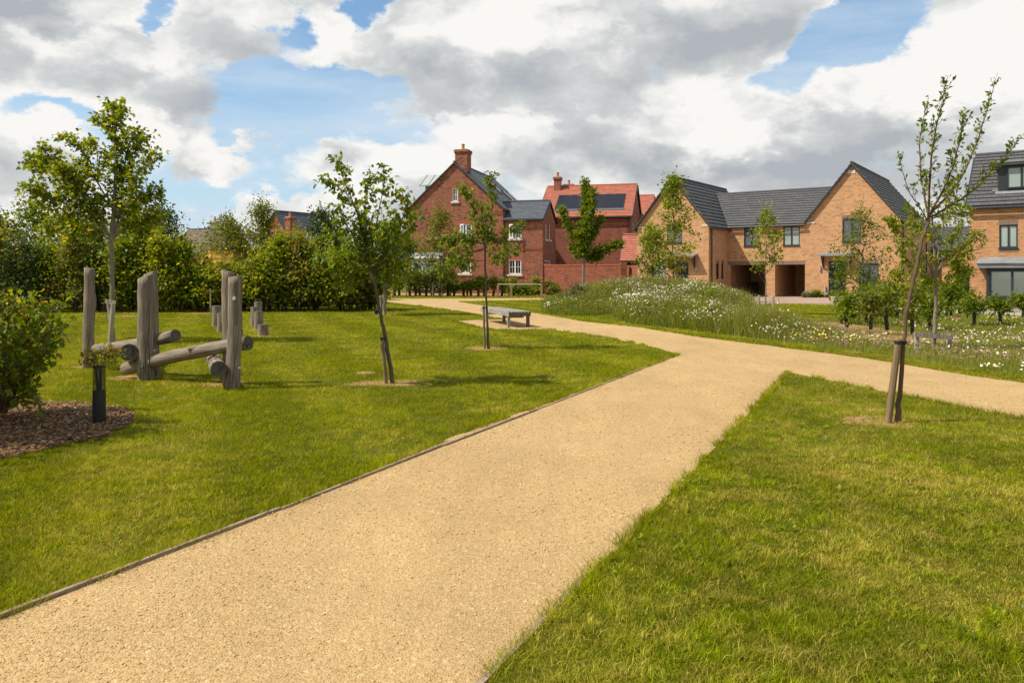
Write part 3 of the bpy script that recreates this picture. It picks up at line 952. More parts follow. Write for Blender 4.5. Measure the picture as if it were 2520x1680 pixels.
def stem_tree(name, label, base, stems, leafp, bark, leafm, cat='tree', group=None, seed=1):
    """stems: list of (points, r0, r1, n_twigs, twig_len, leafy_from). All points are world coordinates.
       leafp: dict(size, per, up, hang, ratio, spread)"""
    rng = np.random.default_rng(seed); rnd = random.Random(seed)
    e = empty(name, base, 0, label, cat, group)
    B = np.array(base)
    g = Geo()
    LC = []; LA = []
    def leaves_along(P, n, L):
        for _ in range(n):
            t = rnd.random()**.8*(len(P)-1); i = min(int(t), len(P)-2); f = t-i
            c = P[i]+(P[i+1]-P[i])*f
            d = P[i+1]-P[i]; d = d/(np.linalg.norm(d)+1e-9)
            a = d*.5+rng.normal(0, .6, 3)+np.array([0, 0, leafp.get('up', .2)])
            LC.append(c+rng.normal(0, leafp.get('spread', .02), 3)); LA.append(a)
    for (pts, r0, r1, nt, tl, lf) in stems:
        P = interp_poly(pts, 4)
        m = len(P)
        wig = rng.normal(0, min(r0, .03)*.32, (m, 3)); wig[0] = 0; wig[:, 2] *= .3
        P = P+wig*(.6 if nt else .5)
        rad = np.linspace(r0, r1, m)
        if r0 > .03 and not nt: rad = r1+(r0-r1)*np.exp(-np.linspace(0, 1, m)*5)
        g.tube([tuple(p-B) for p in P], list(rad), 9 if r0 > .03 else 5, True, .05)
        for k in range(nt):
            t = lf+(1-lf)*((k+rnd.random())/max(nt, 1))
            q = t*(m-1); i = min(int(q), m-2); c = P[i]+(P[i+1]-P[i])*(q-i)
            d = P[i+1]-P[i]; d = d/(np.linalg.norm(d)+1e-9)
            side = rng.normal(0, 1, 3); side -= d*side.dot(d); side /= np.linalg.norm(side)
            tdir = d*leafp.get('along', .55)+side*.8+np.array([0, 0, leafp.get('twigup', .35)])
            tdir /= np.linalg.norm(tdir)
            L = tl*rnd.uniform(.35, 1.1)*(1.15-.55*t)
            bend = np.array([0, 0, -leafp.get('hang', 0.)])*L
            T = np.array([c, c+tdir*L*.5+rng.normal(0, .05*L, 3)+bend*.2, c+tdir*L+bend*.7])
            g.tube([tuple(p-B) for p in T], [max(.0035, r1*.55), .003, .002], 3, False)
            leaves_along(T, int(leafp['per']*L/.3*rnd.uniform(.6, 1.3))+1, L)
        if nt:
            i0 = int(lf*(m-1))
            leaves_along(P[max(i0, m-6):], int(leafp['per']*.8)+2, 1)
    g.build('trunk', M[bark], e, smooth=True)
    C = np.array(LC)-B; A = unit(np.array(LA)-np.array([0, 0, leafp.get('droop', 0.)]))
    n = len(C)
    N = unit(rng.normal(0, .55, (n, 3))+np.array([0, 0, .85]))
    ln = leafp['size']*rng.uniform(.6, 1.25, n)
    leaf_mesh('crown', C, A, N, ln, ln*leafp.get('ratio', .6), np.clip(rng.normal(.5, .25, n), 0, 1), M[leafm], e)
    return e

def clump_plant(name, label, base, h, z0, rx, ry, nc, per, leaf, bark, leafm, cat='tree', group=None, seed=1, prof='oval', trunk_r=.05, shoots=0,
                limbs=True, cx=0., guard=None, clump=.28, ratio=.62, tintmu=.5, multi=1, lean=(0, 0)):
    """crown of leaf clumps on limbs, filling a profile from z0 to h"""
    rng = np.random.default_rng(seed); rnd = random.Random(seed)
    e = empty(name, base, 0, label, cat, group)
    g = Geo()
    cs = []
    for i in range(nc):
        t = ((i+rng.random())/nc)
        if prof == 'cone': R = (1-t)**.75*(.35+.65*min(1, t*6))
        elif prof == 'oval': R = math.sin(PI*min(1, .12+t*.88))**.7
        elif prof == 'box': R = 1.0 if t < .8 else (1-t)/.2*.6+.4
        else: R = (.45+.8*t) if t < .55 else (.89*(1-t)/.45)**.6          # 'vase'
        a = rng.uniform(0, 2*PI); q = math.sqrt(rng.uniform(.12, 1))*R*(1+.22*rng.normal())
        cs.append((cx+lean[0]*t+math.cos(a)*q*rx, lean[1]*t+math.sin(a)*q*ry, z0+(h-z0)*t+rng.normal(0, .04*(h-z0))))
    cs = np.array(cs)
    if multi == 1:
        topz = z0+(h-z0)*.9
        P = [(0, 0, -.05), (cx*.3+lean[0]*.1, 0, z0*.6), (cx*.8+lean[0]*.4, lean[1]*.4, (z0+topz)/2), (cx+lean[0]*.9, lean[1]*.9, topz)]
        PP = interp_poly(P, 4); PP[1:] += rng.normal(0, trunk_r*.4, (len(PP)-1, 3))*[1, 1, .2]
        g.tube([tuple(p) for p in PP], list(np.linspace(trunk_r, trunk_r*.15, len(PP))), 8, True, .06)
        stems = [PP]
    else:
        stems = []
        for k in range(multi):
            a = 2*PI*k/multi+rng.uniform(0, 1)
            r_ = rng.uniform(.3, .7)
            x0, y0 = rng.normal(0, rx*.3), rng.normal(0, ry*.25)
            PP = interp_poly([(x0, y0, -.05), (x0+math.cos(a)*rx*.2*r_, y0+math.sin(a)*ry*.2*r_, h*.4), (x0+math.cos(a)*rx*.7*r_, y0+math.sin(a)*ry*.7*r_, h*.85)], 3)
            g.tube([tuple(p) for p in PP], list(np.linspace(trunk_r, trunk_r*.25, len(PP))), 6, True, .06)
            stems.append(PP)
    if limbs:
        for c in cs[:: max(1, len(cs)//60)]:
            S = stems[rnd.randrange(len(stems))]
            zz = max(z0*.7, c[2]-abs(c[0]-cx)*.9-.1)
            j = int(np.argmin(np.abs(S[:, 2]-zz)))
            a = S[j]
            mid = (a+c)/2+np.array([0, 0, -.08])
            g.tube([tuple(a), tuple(mid), tuple(c)], [trunk_r*.3, trunk_r*.2, .004], 4, False)
    g.build('trunk', M[bark], e, smooth=True)
    n = nc*per
    idx = rng.integers(0, nc, n)
    csz = clump*rng.uniform(.6, 1.35, nc)
    off = rng.normal(0, 1, (n, 3))*[1, 1, .62]
    C = cs[idx]+off*csz[idx][:, None]*.55
    if not guard:
        C = C[C[:, 2] > .03]
    n = len(C); idx = idx[:n]
    A = unit(rng.normal(0, .7, (n, 3))+unit(off[:n])*.5+[0, 0, .1])
    N = unit(rng.normal(0, .6, (n, 3))+[0, 0, .8])
    ln = leaf*rng.uniform(.6, 1.3, n)
    ct = rng.normal(0, .16, nc)
    tint = np.clip(rng.normal(tintmu, .2, n)+ct[idx], 0, 1)
    if shoots:
        gs = Geo(); sc_ = []; sa_ = []
        top = cs[np.argsort(-cs[:, 2])[:max(6, nc//2)]]
        for k in range(shoots):
            p0 = top[rng.integers(0, len(top))]+rng.normal(0, .08, 3)
            L_ = leaf*rng.uniform(2.5, 6.5); dv = np.array([rng.normal(0, .35), rng.normal(0, .35), 1.0]); dv /= np.linalg.norm(dv)
            for q in range(9):
                f = (q+rng.random())/9
                sc_.append(p0+dv*L_*f+rng.normal(0, leaf*.16, 3)); sa_.append(dv*.5+rng.normal(0, .7, 3))
        sc_ = np.array(sc_); sa_ = unit(np.array(sa_)); m_ = len(sc_)
        C = np.concatenate([C, sc_]); A = np.concatenate([A, sa_]); N = np.concatenate([N, unit(rng.normal(0, .6, (m_, 3))+[0, 0, .8])])
        ln = np.concatenate([ln, leaf*rng.uniform(.5, .95, m_)]); tint = np.concatenate([tint, np.clip(rng.normal(tintmu+.12, .2, m_), 0, 1)])
    leaf_mesh('crown', C, A, N, ln, ln*ratio, tint, M[leafm], e)
    if guard:
        gg = Geo(); gh, gr, (tx, ty) = guard
        gg.tube([(0, 0, 0), (tx*.5, ty*.5, gh*.5), (tx, ty, gh)], [gr, gr*1.02, gr*1.05], 8, False)
        gg.tube([(0, 0, 0), (tx*.5, ty*.5, gh*.5), (tx, ty, gh)], [gr*.9, gr*.92, gr*.95], 8, False)
        gg.build('guard', M['black_plastic'], e, smooth=True)
    return e

# ---------------- named young trees -------------------------------------------------
def PX(lst, Y, dy=0.0):
    """pixel polyline -> world; depth changes linearly by dy along the branch"""
    n = len(lst)
    return [p3(u, v, Y+dy*i/max(1, n-1)) for i, (u, v) in enumerate(lst)]

def tree_front_right():
    Y = 8.62
    b = p3(2201, 1040, Y)
    LP = dict(size=.058, per=12, up=.35, ratio=.5, spread=.012, twigup=.5, along=.8)
    st = [(PX([(2209, 1044), (2213, 980), (2226, 845), (2227, 787), (2243, 707), (2259, 638), (2271, 583), (2285, 541)], Y), .036, .017, 0, 0, 0),
          (PX([(2285, 541), (2275, 480), (2265, 431), (2262, 351), (2270, 300), (2283, 250)], Y, .25), .012, .003, 30, .12, .15),
          (PX([(2285, 541), (2287, 447), (2294, 367), (2306, 300), (2319, 256), (2326, 198)], Y, -.2), .014, .003, 36, .16, .1),
          (PX([(2287, 530), (2320, 470), (2345, 415), (2358, 360), (2367, 319), (2369, 285)], Y, -.35), .013, .003, 36, .17, .1),
          (PX([(2287, 528), (2351, 463), (2385, 400), (2409, 338), (2428, 275), (2449, 200)], Y, .3), .013, .003, 42, .16, .1),
          (PX([(2288, 535), (2364, 492), (2410, 455), (2441, 425), (2480, 380), (2514, 335)], Y, .4), .013, .003, 40, .17, .1),
          (PX([(2283, 545), (2262, 505), (2240, 480), (2220, 420), (2211, 378)], Y, -.15), .008, .002, 10, .14, 0),
          (PX([(2282, 548), (2255, 530), (2232, 518)], Y, .3), .007, .003, 12, .13, .1),
          (PX([(2290, 540), (2340, 520), (2385, 530)], Y, -.3), .008, .003, 14, .15, .1),
          (PX([(2268, 600), (2250, 560), (2235, 500)], Y, .1), .005, .002, 5, .12, .3)]
    stem_tree('crab_apple_tree', 'slender leaning young tree with sparse upright branches, staked on the near right lawn', b, st, LP, 'bark_brown', 'leaf_green', seed=11)
tree_front_right()

def tree_mid_right():
    Y = 16.8
    b = p3(2297, 862, Y)
    LP = dict(size=.105, per=17, up=-.25, ratio=.48, spread=.03, twigup=.2, hang=.25, droop=.3)
    st = [(PX([(2297, 866), (2302, 780), (2304, 700), (2300, 640), (2295, 560), (2292, 500)], Y), .042, .015, 14, .35, .55),
          (PX([(2303, 690), (2280, 640), (2240, 590), (2200, 560), (2180, 545)], Y, -.6), .02, .005, 26, .38, .25),
          (PX([(2303, 700), (2265, 660), (2235, 640), (2200, 600)], Y, .5), .018, .005, 22, .38, .2),
          (PX([(2303, 680), (2330, 620), (2360, 560), (2375, 500)], Y, .6), .02, .005, 28, .40, .2),
          (PX([(2303, 670), (2345, 640), (2385, 600), (2412, 575)], Y, -.4), .018, .005, 24, .36, .2),
          (PX([(2302, 660), (2320, 560), (2335, 500), (2345, 455)], Y, -.3), .02, .005, 22, .36, .2),
          (PX([(2303, 705), (2330, 690), (2360, 665), (2395, 655)], Y, .4), .016, .005, 18, .34, .2),
          (PX([(2303, 705), (2275, 690), (2262, 700)], Y, -.4), .016, .005, 14, .30, .2),
          (PX([(2297, 600), (2270, 560), (2240, 530)], Y, .4), .014, .005, 16, .3, .1)]
    stem_tree('cherry_tree', 'young tree with drooping lime leaves held by a low timber frame', b, st, LP, 'bark_pale', 'leaf_lime', seed=12)
tree_mid_right()

def tree_centre():
    Y = 11.75
    b = p3(966, 944, Y)
    LP = dict(size=.088, per=12, up=-.1, ratio=.7, spread=.03, twigup=.15, hang=.15, droop=.35, along=.5)
    st = [(PX([(966, 946), (954, 866), (947, 828), (937, 778), (928, 730), (917, 683), (908, 640), (902, 601), (890, 560)], Y), .033, .012, 16, .34, .60),
          (PX([(902, 601), (888, 562), (877, 517), (858, 470), (840, 430), (829, 388)], Y, .3), .016, .004, 30, .26, .1),
          (PX([(905, 620), (900, 560), (897, 500), (905, 460), (912, 425)], Y, -.3), .014, .004, 28, .26, .1),
          (PX([(908, 640), (925, 560), (938, 490), (946, 450), (944, 405)], Y, .4), .014, .003, 24, .24, .1),
          (PX([(877, 517), (850, 470), (815, 450), (785, 440)], Y, -.2), .009, .003, 14, .18, .2),
          (PX([(915, 670), (950, 620), (985, 560), (1000, 510), (990, 470)], Y, -.3), .016, .004, 32, .32, .1),
          (PX([(912, 660), (960, 640), (990, 590), (1032, 525)], Y, .3), .014, .004, 26, .28, .2),
          (PX([(916, 690), (890, 680), (863, 666), (820, 650), (780, 640)], Y, -.3), .015, .005, 34, .36, .15),
          (PX([(912, 660), (870, 620), (830, 590), (795, 580)], Y, .4), .014, .005, 32, .36, .1),
          (PX([(910, 650), (880, 600), (850, 550), (832, 500)], Y, -.4), .014, .005, 28, .30, .1),
          (PX([(914, 675), (940, 660), (975, 650), (1005, 655)], Y, .5), .013, .005, 26, .34, .1),
          (PX([(908, 640), (930, 600), (960, 560), (975, 530)], Y, -.5), .013, .005, 26, .3, .1),
          (PX([(912, 665), (900, 640), (860, 640), (830, 625)], Y, -.6), .012, .005, 24, .34, .1)]
    stem_tree('ornamental_tree', 'young tree with large glossy leaves leaning from its stake in mid lawn', b, st, LP, 'bark_grey', 'leaf_green', seed=13)
tree_centre()

def tree_by_bench():
    Y = 17.15
    b = p3(1202, 859, Y)
    LP = dict(size=.088, per=17, up=-.05, ratio=.65, spread=.03, twigup=.2, hang=.1, droop=.15)
    st = [(PX([(1203, 862), (1198, 767), (1195, 675), (1193, 599)], Y), .036, .020, 0, 0, 0),
          (PX([(1193, 605), (1181, 559), (1169, 522), (1151, 486), (1141, 458)], Y, .2), .02, .005, 46, .26, .05),
          (PX([(1194, 605), (1201, 584), (1209, 538), (1212, 492), (1208, 455), (1209, 428)], Y, -.2), .02, .005, 46, .24, .05),
          (PX([(1196, 610), (1215, 595), (1236, 584), (1262, 565), (1282, 553)], Y, .3), .016, .005, 30, .28, .15),
          (PX([(1194, 618), (1220, 625), (1245, 628), (1275, 612)], Y, -.4), .014, .004, 26, .3, .1),
          (PX([(1193, 600), (1160, 594), (1122, 586), (1086, 590)], Y, -.3), .016, .005, 34, .28, .15),
          (PX([(1193, 612), (1146, 625), (1105, 655), (1062, 672)], Y, .4), .016, .005, 40, .32, .15),
          (PX([(1195, 640), (1150, 645), (1125, 655)], Y, -.4), .01, .004, 16, .28, .2),
          (PX([(1105, 655), (1100, 670), (1125, 695)], Y+.4, .1), .008, .004, 10, .2, .1),
          (PX([(1194, 605), (1185, 570), (1195, 530), (1180, 500)], Y, .5), .014, .005, 20, .24, .1)]
    stem_tree('ornamental_tree', 'young open branched tree beside the bench, tied to a single dark stake', b, st, LP, 'bark_grey', 'leaf_green', seed=14)
tree_by_bench()

def tree_left_tall():
    Y = 19.0
    b = p3(274, 841, Y)
    LP = dict(size=.115, per=7, up=0, ratio=.8, spread=.05, twigup=.18, hang=.12, droop=.2)
    def q(l, dy=0):
        return PX([(x/2.45, 200+y/2.45) for x, y in l], Y, dy)
    st = [(PX([(274, 843), (276, 740), (275, 640), (274, 592)], Y), .075, .052, 0, 0, 0),
          (q([(672, 960), (690, 700), (700, 520), (698, 380), (690, 250), (680, 140)], .2), .052, .006, 110, .55, .22),
          (q([(668, 960), (600, 800), (520, 680), (440, 580), (380, 520)], -.5), .034, .008, 90, .6, .15),
          (q([(600, 820), (480, 660), (360, 560), (230, 480), (190, 500)], .7), .026, .006, 80, .55, .2),
          (q([(520, 680), (430, 600), (330, 480), (250, 405)], -.3), .02, .005, 55, .45, .2),
          (q([(640, 700), (560, 560), (500, 420), (380, 320)], .4), .022, .005, 60, .42, .2),
          (q([(690, 560), (600, 430), (560, 380), (540, 350)], .4), .015, .005, 30, .36, .1),
          (q([(680, 940), (730, 780), (740, 600), (760, 430), (850, 360)], .5), .03, .006, 80, .5, .15),
          (q([(680, 950), (760, 760), (830, 560), (930, 430)], -.5), .028, .006, 75, .48, .2),
          (q([(720, 800), (820, 720), (900, 690), (960, 670)], .4), .02, .005, 50, .42, .15),
          (q([(700, 420), (760, 330), (820, 320), (880, 340)], -.3), .014, .005, 35, .36, .1),
          (q([(690, 300), (620, 220), (560, 210)], .2), .010, .004, 20, .3, .1),
          (q([(690, 280), (720, 200), (760, 160)], -.2), .010, .004, 20, .3, .1),
          (q([(665, 960), (540, 880), (400, 860), (280, 880)], .8), .024, .006, 95, .6, .15),
          (q([(665, 950), (560, 800), (420, 740), (250, 700), (180, 640)], -.8), .024, .006, 100, .6, .15),
          (q([(680, 950), (780, 870), (880, 840), (950, 800)], .8), .02, .006, 60, .5, .15)]
    stem_tree('tall_young_tree', 'tallest young tree on the left, with a wide open bright crown', b, st, LP, 'bark_pale', 'leaf_lime', seed=15)
tree_left_tall()

# ---------------- stakes and supports -------------------------------------------------
def stake(base, top, r, label, mat='stake_wood', tie=None, group=None):
    e = empty('tree_stake', base, 0, label, 'stake', group)
    t = Vector(top)-Vector(base)
    g = Geo(); g.tube([(0, 0, -.05), tuple(t*.5), tuple(t*.985), tuple(t)], [r, r, r*.97, r*.8], 12)
    g.build('post', M[mat], e, smooth=False)
    if tie is not None:
        g = Geo()
        k = t*.955
        g.tube([tuple(k-t.normalized()*.016), tuple(k+t.normalized()*.016)], [r*1.14, r*1.14], 12)
        tv = Vector(tie)-Vector(base)
        kk = Vector((tv.x, tv.y, k.z))
        g.tube([tuple(k), tuple(kk)], [.014, .014], 6)
        g.tube([(kk.x, kk.y, kk.z-.016), (kk.x, kk.y, kk.z+.016)], [r*.95, r*.95], 10)
        g.build('tie', M['black_plastic'], e)
    return e
stake(p3(2184, 1043, 8.6), p3(2212, 833, 8.6), .036, 'thick round timber stake tied to the leaning tree on the near right lawn', tie=p3(2224, 842, 8.62))
stake(p3(951, 946, 11.7), p3(940, 828, 11.7), .028, 'round timber stake tied to the glossy leaved tree in the middle of the lawn', tie=p3(948, 832, 11.75))
stake(p3(1193, 861, 17.1), p3(1190, 752, 17.1), .024, 'slim dark timber stake tied to the tree beside the bench', tie=p3(1197, 756, 17.15))

def support(name, label, posts, rail, r=.05, mat='stake_grey', tie=None, cat='tree support'):
    b0 = Vector(posts[0][0])
    e = empty(name, b0, 0, label, cat)
    for a, c in posts:
        a = Vector(a)-b0; c = Vector(c)-b0
        g = Geo(); g.tube([tuple(a-Vector((0, 0, .1))), tuple((a+c)/2), tuple(c)], [r, r, r*.93], 10)
        g.build('post', M[mat], e)
    if rail:
        for (a, c) in rail:
            g = Geo(); g.beam(Vector(a)-b0, Vector(c)-b0, .035, .095)
            g.build('crossbar', M[mat], e, bevel=.004)
    if tie:
        g = Geo(); t = Vector(tie)-b0
        g.tube([(t.x, t.y, t.z-.03), (t.x, t.y, t.z+.03)], [.085, .085], 10)
        g.build('tie', M['black_plastic'], e)
Yf = 16.6
support('tree_support_frame', 'low timber frame of two posts and a crossbar around the tree in the wildflowers',
        [(p3(2256, 872, Yf), p3(2256, 817, Yf)), (p3(2334, 875, Yf), p3(2337, 823, Yf))],
        [(p3(2250, 822, Yf-.06), p3(2345, 831, Yf-.06))], .052, tie=p3(2302, 824, Yf+.1))
support('tree_support_frame', 'two pale timber stakes with a short bar holding the tall left tree',
        [(p3(271, 843, 18.8), p3(279, 746, 18.8)), (p3(280, 836, 19.4), p3(267, 742, 19.4))],
        [(p3(259, 741, 18.95), p3(285, 745, 18.95))], .055)

def small_stakes(label, pts, Y, r=.04, mat='stake_grey', grp=None):
    for i, (u, vt, vb) in enumerate(pts):
        z0 = 0
        b = p3(u, vb, Y); t = p3(u, vt, Y)
        e = empty('tree_stake', (b[0], b[1], 0), 0, label[i] if isinstance(label, list) else label, 'stake', grp)
        g = Geo(); g.tube([(0, 0, -.1), (0, 0, t[2]-.03), (0, 0, t[2])], [r, r, r*.85], 8)
        g.build('post', M[mat], e)
small_stakes(['left of three grey stakes round the tree before the red garden wall', 'middle stake of the three round the tree before the red garden wall',
              'right of three grey stakes round the tree before the red garden wall'],
             [(1429, 697, 744), (1433.5, 699, 746), (1441, 697, 744)], 45.5, .05, grp='stakes before the garden wall')
small_stakes(['left of two short stakes beside the thin tree before the carport', 'right of two short stakes beside the thin tree before the carport'],
             [(1868, 726, 773), (1903, 729, 776)], 32.0, .045, grp='stakes before the carport')
small_stakes(['stake behind the leaning tree trunk near the hedge end', 'second stake touching the tree near the hedge end'],
             [(944, 724, 775), (937, 727, 773)], 31.8, .05)
small_stakes(['thin stake in front of the dark hedge left of the tall log post'], [(343, 700, 770)], 33.5, .03)
small_stakes(['thin stake in front of the hedge between the log posts'], [(518, 716, 770)], 33.5, .03)
small_stakes(['left stake of the small tree in front of the red house', 'right stake of the small tree in front of the red house'],
             [(1065, 697, 728), (1088, 697, 728)], 58.5, .06, 'rail_wood')

# ---------------- other trees in front of the houses ----------------------------------
def small_tree(label, u, vb, Y, vtop, vcrown, ru, **k):
    x = (u-CX)/F*Y; gz = float(height(x, Y))
    h = EYE-(vtop-HV)/F*Y-gz; z0 = EYE-(vcrown-HV)/F*Y-gz
    r = ru/F*Y
    kw = dict(shoots=26, nc=70, per=60, leaf=.12, bark='bark_grey', leafm='leaf_green', prof='oval', trunk_r=.055, seed=int(u))
    kw.update(k)
    nm = kw.pop('nm', 'young_tree')
    return clump_plant(nm, label, (x, Y, gz), h, z0, r, r, kw.pop('nc'), kw.pop('per'), kw.pop('leaf'), kw.pop('bark'), kw.pop('leafm'), **kw)

# tree before the garden wall, with arms
def tree_wall():
    Y = 45.6
    b = p3(1434, 742, Y)
    def q(l, dy=0):
        return PX([(1260+x/4.127, 400+y/4.127) for x, y in l], Y, dy)
    LP = dict(size=.15, per=15, up=0, ratio=.75, spread=.09, twigup=.3, hang=.05)
    st = [(q([(720, 1400), (725, 1150), (730, 1000), (735, 850), (740, 700)]), .085, .06, 34, .8, .70),
          (q([(738, 850), (745, 600), (750, 400), (755, 190)], .3), .05, .008, 120, .55, .0),
          (q([(740, 800), (780, 600), (810, 450), (820, 290)], -.4), .04, .008, 80, .5, .0),
          (q([(735, 860), (640, 760), (560, 640), (520, 540), (505, 470)], .3), .035, .008, 70, .42, .1),
          (q([(740, 950), (840, 900), (950, 880), (1050, 840), (1125, 825)], -.3), .035, .008, 60, .42, .2),
          (q([(740, 880), (820, 740), (870, 650), (910, 555)], .4), .03, .008, 60, .42, .1),
          (q([(735, 980), (680, 930), (650, 880), (610, 850)], .4), .03, .008, 50, .5, .1),
          (q([(735, 980), (820, 960), (880, 940)], .4), .03, .008, 50, .55, .1),
          (q([(735, 960), (730, 850), (690, 720)], -.6), .03, .008, 60, .6, .1)]
    stem_tree('field_maple_tree', 'narrow green tree with spread lower arms before the red garden wall', (b[0], b[1], 0), st, LP, 'bark_pale', 'leaf_green', seed=16)
tree_wall()
small_tree('broad leafy young tree covering the front of the left tan gable', 1656, 735, 46, 436, 662, 74, nc=80, per=38, leaf=.17, leafm='leaf_lime', prof='cone', trunk_r=.07, clump=.42, tintmu=.45)
small_tree('smaller low tree left of the broad one before the left tan gable', 1606, 735, 47, 560, 672, 30, nc=36, per=50, leaf=.16, leafm='leaf_lime', clump=.45, trunk_r=.05)
small_tree('thin young tree with an oval crown before the carports', 1885, 773, 32, 528, 658, 34, nc=42, per=22, leaf=.12, leafm='leaf_lime', prof='oval', clump=.22, trunk_r=.035, bark='bark_pale')
small_tree('wispy olive leaved tree before the upper window of the right tan gable', 2124, 780, 32, 525, 705, 60, nc=66, per=28, leaf=.11, leafm='leaf_olive', prof='oval', clump=.34, trunk_r=.045)
small_tree('olive green pyramid shaped tree in front of the red brick house', 1083, 729, 58.5, 522, 700, 35, nc=70, per=38, leaf=.21, leafm='leaf_olive', prof='oval', clump=.5, trunk_r=.07, bark='bark_pale')
small_tree('tree at the right end of the hedge, behind the leaning tree', 946, 776, 31.7, 560, 680, 70, nc=90, per=60, leaf=.13, leafm='leaf_green', clump=.42, trunk_r=.07, bark='bark_pale')
small_tree('slim pale stemmed tree standing left of the bay window of the red house', 1000, 728, 58.0, 590, 690, 34, nc=24, per=34, leaf=.18, leafm='leaf_green', clump=.4, trunk_r=.06, bark='bark_pale')

# ---------------- shrubs in dark guards on the right -----------------------------------
def guarded(label, u, vb, vgt, vtop, ru, leafm='leaf_green', grp='guarded shrubs in the planting bed', Y=None, lean=0, **k):
    if Y is None:
        Y = F*(EYE+.05)/(vb-HV)
    x = (u-CX)/F*Y; gz = float(height(x, Y))
    b = (x, Y, EYE-(vb-HV)/F*Y)
    gh = (vb-vgt)/F*Y; h = (vb-vtop)/F*Y; r = ru/F*Y
    kw = dict(nc=max(18, int(24*r*(h-gh*.7)/.6)), per=34, leaf=.12*max(1, Y/28), prof='oval', clump=.26*max(1, Y/30), trunk_r=.022, seed=int(u*7+vb))
    kw.update(k)
    return clump_plant('guarded_shrub', label, (b[0], b[1], gz), h+(b[2]-gz), gh*1.0, r, r*.9, kw.pop('nc'), kw.pop('per'), kw.pop('leaf'), 'bark_dark', leafm, 'shrub', grp,
                       guard=(gh+(b[2]-gz), .055*max(1, Y/34), (lean*.25, 0)), **kw)
def K(x, y): return (2000+x/4.356, 500+y/4.356)
G = [  # x,y-base,y-guard-top,y-top,radius in the enlarged crop; leaf, label
    (315, 1295, 1190, 590, 75, 'leaf_green', 'tall narrow sapling in a guard before the black front door', 'cone'),
    (372, 1350, 1195, 980, 95, 'leaf_green', 'nearest guarded shrub left of the group, in a leaning dark tube', 'oval'),
    (552, 1235, 1160, 900, 95, 'leaf_green', 'small guarded shrub behind the olive leaved tree', 'oval'),
    (580, 1292, 1170, 930, 100, 'leaf_green', 'bushy guarded shrub just left of the brightest yellow green ones', 'oval'),
    (622, 1372, 1175, 960, 90, 'leaf_olive', 'guarded shrub with a tall pale tube in front of the group', 'oval'),
    (730, 1255, 1160, 880, 100, 'leaf_yellow', 'yellow green guarded shrub before the corner of the right tan gable', 'oval'),
    (803, 1362, 1110, 870, 120, 'leaf_green', 'dark trunked guarded shrub in the middle of the group', 'oval'),
    (905, 1250, 1150, 700, 110, 'leaf_yellow', 'tallest yellow green shrub before the shaded side wall', 'oval'),
    (1070, 1352, 1190, 860, 120, 'leaf_yellow', 'guarded shrub just behind the leaning trunk', 'oval'),
    (1205, 1245, 1130, 960, 90, 'leaf_green', 'small guarded shrub left of the framed tree trunk', 'oval'),
    (1257, 1315, 1170, 1020, 60, 'leaf_green', 'shortest guarded shrub touching the framed tree trunk', 'oval'),
    (1430, 1225, 1130, 900, 100, 'leaf_green', 'guarded shrub before the black garage opening, left one', 'oval'),
    (1488, 1232, 1130, 850, 110, 'leaf_green', 'guarded shrub before the black garage opening, right one', 'oval'),
    (1575, 1200, 1120, 640, 100, 'leaf_green', 'tall loose shrub before the left edge of the right hand house', 'oval'),
    (1725, 1300, 1150, 1030, 95, 'leaf_green', 'low guarded shrub under the left end of the bay window', 'oval'),
    (2010, 1302, 1150, 1050, 110, 'leaf_green', 'low guarded shrub under the middle of the bay window', 'oval'),
    (2252, 1240, 1120, 1000, 90, 'leaf_green', 'guarded shrub at the right edge, before the bay window', 'oval')]
for (x, yb, yg, yt, r, lm, lab, pr) in G:
    u, vb = K(x, yb)
    guarded(lab, u, vb, K(0, yg)[1], K(0, yt)[1], r/4.356*.72, lm, prof=pr, lean=random.uniform(-.3, .3))

# shrubs by the red house
def K5(x, y): return (960+x/6.19, 560+y/6.19)
hs = [(70, 990, 700, 70), (140, 1005, 640, 80), (300, 1005, 590, 100), (390, 1020, 640, 80), (455, 1030, 610, 100), (550, 1030, 700, 80), (655, 1035, 650, 70), (755, 1030, 640, 90),
      (880, 1035, 800, 60), (975, 1045, 830, 60), (1120, 1035, 800, 80), (1230, 1050, 770, 110), (1345, 1045, 720, 110), (1430, 1055, 700, 100), (1570, 1055, 700, 110), (1700, 1062, 760, 100)]
hl = ['first guarded shrub at the left end of the bed before the red house', 'second guarded shrub of the bed, in front of the left bay window edge',
      'bushy guarded shrub under the left pane of the bay window', 'guarded shrub under the middle of the bay window', 'tall bushy guarded shrub under the right pane of the bay window',
      'guarded shrub left of the pale tree trunk before the red house', 'guarded shrub between the stakes of the small tree', 'guarded shrub just right of the staked small tree',
      'thin guarded shrub before bare brick, left of two upright guards', 'thin guarded shrub before bare brick, right of two upright guards',
      'low guarded shrub left of the dark rounded ones', 'dark rounded guarded shrub under the lower gable window', 'dark guarded shrub right of the lower gable window',
      'large dark shrub left of the tree trunk by the bench', 'pale speckled shrub before the drainpipe, with a leaning guard', 'last leaning guarded shrub left of the short rail']
for i, (x, yb, yt, r) in enumerate(hs):
    u, vb = K5(x, yb)
    Y = 59.0
    guarded(hl[i], u, vb, vb-18, K5(0, yt+45)[1], r/6.19*.7, ['leaf_lime', 'leaf_green', 'leaf_hedge', 'leaf_hedge'][min(3, i//5)] if i != 14 else 'leaf_olive', 'guarded shrubs before the red house', Y=Y,
            lean=.25*(i > 12)-.2*(i == 4), nc=15, per=34, leaf=.16, clump=.32)
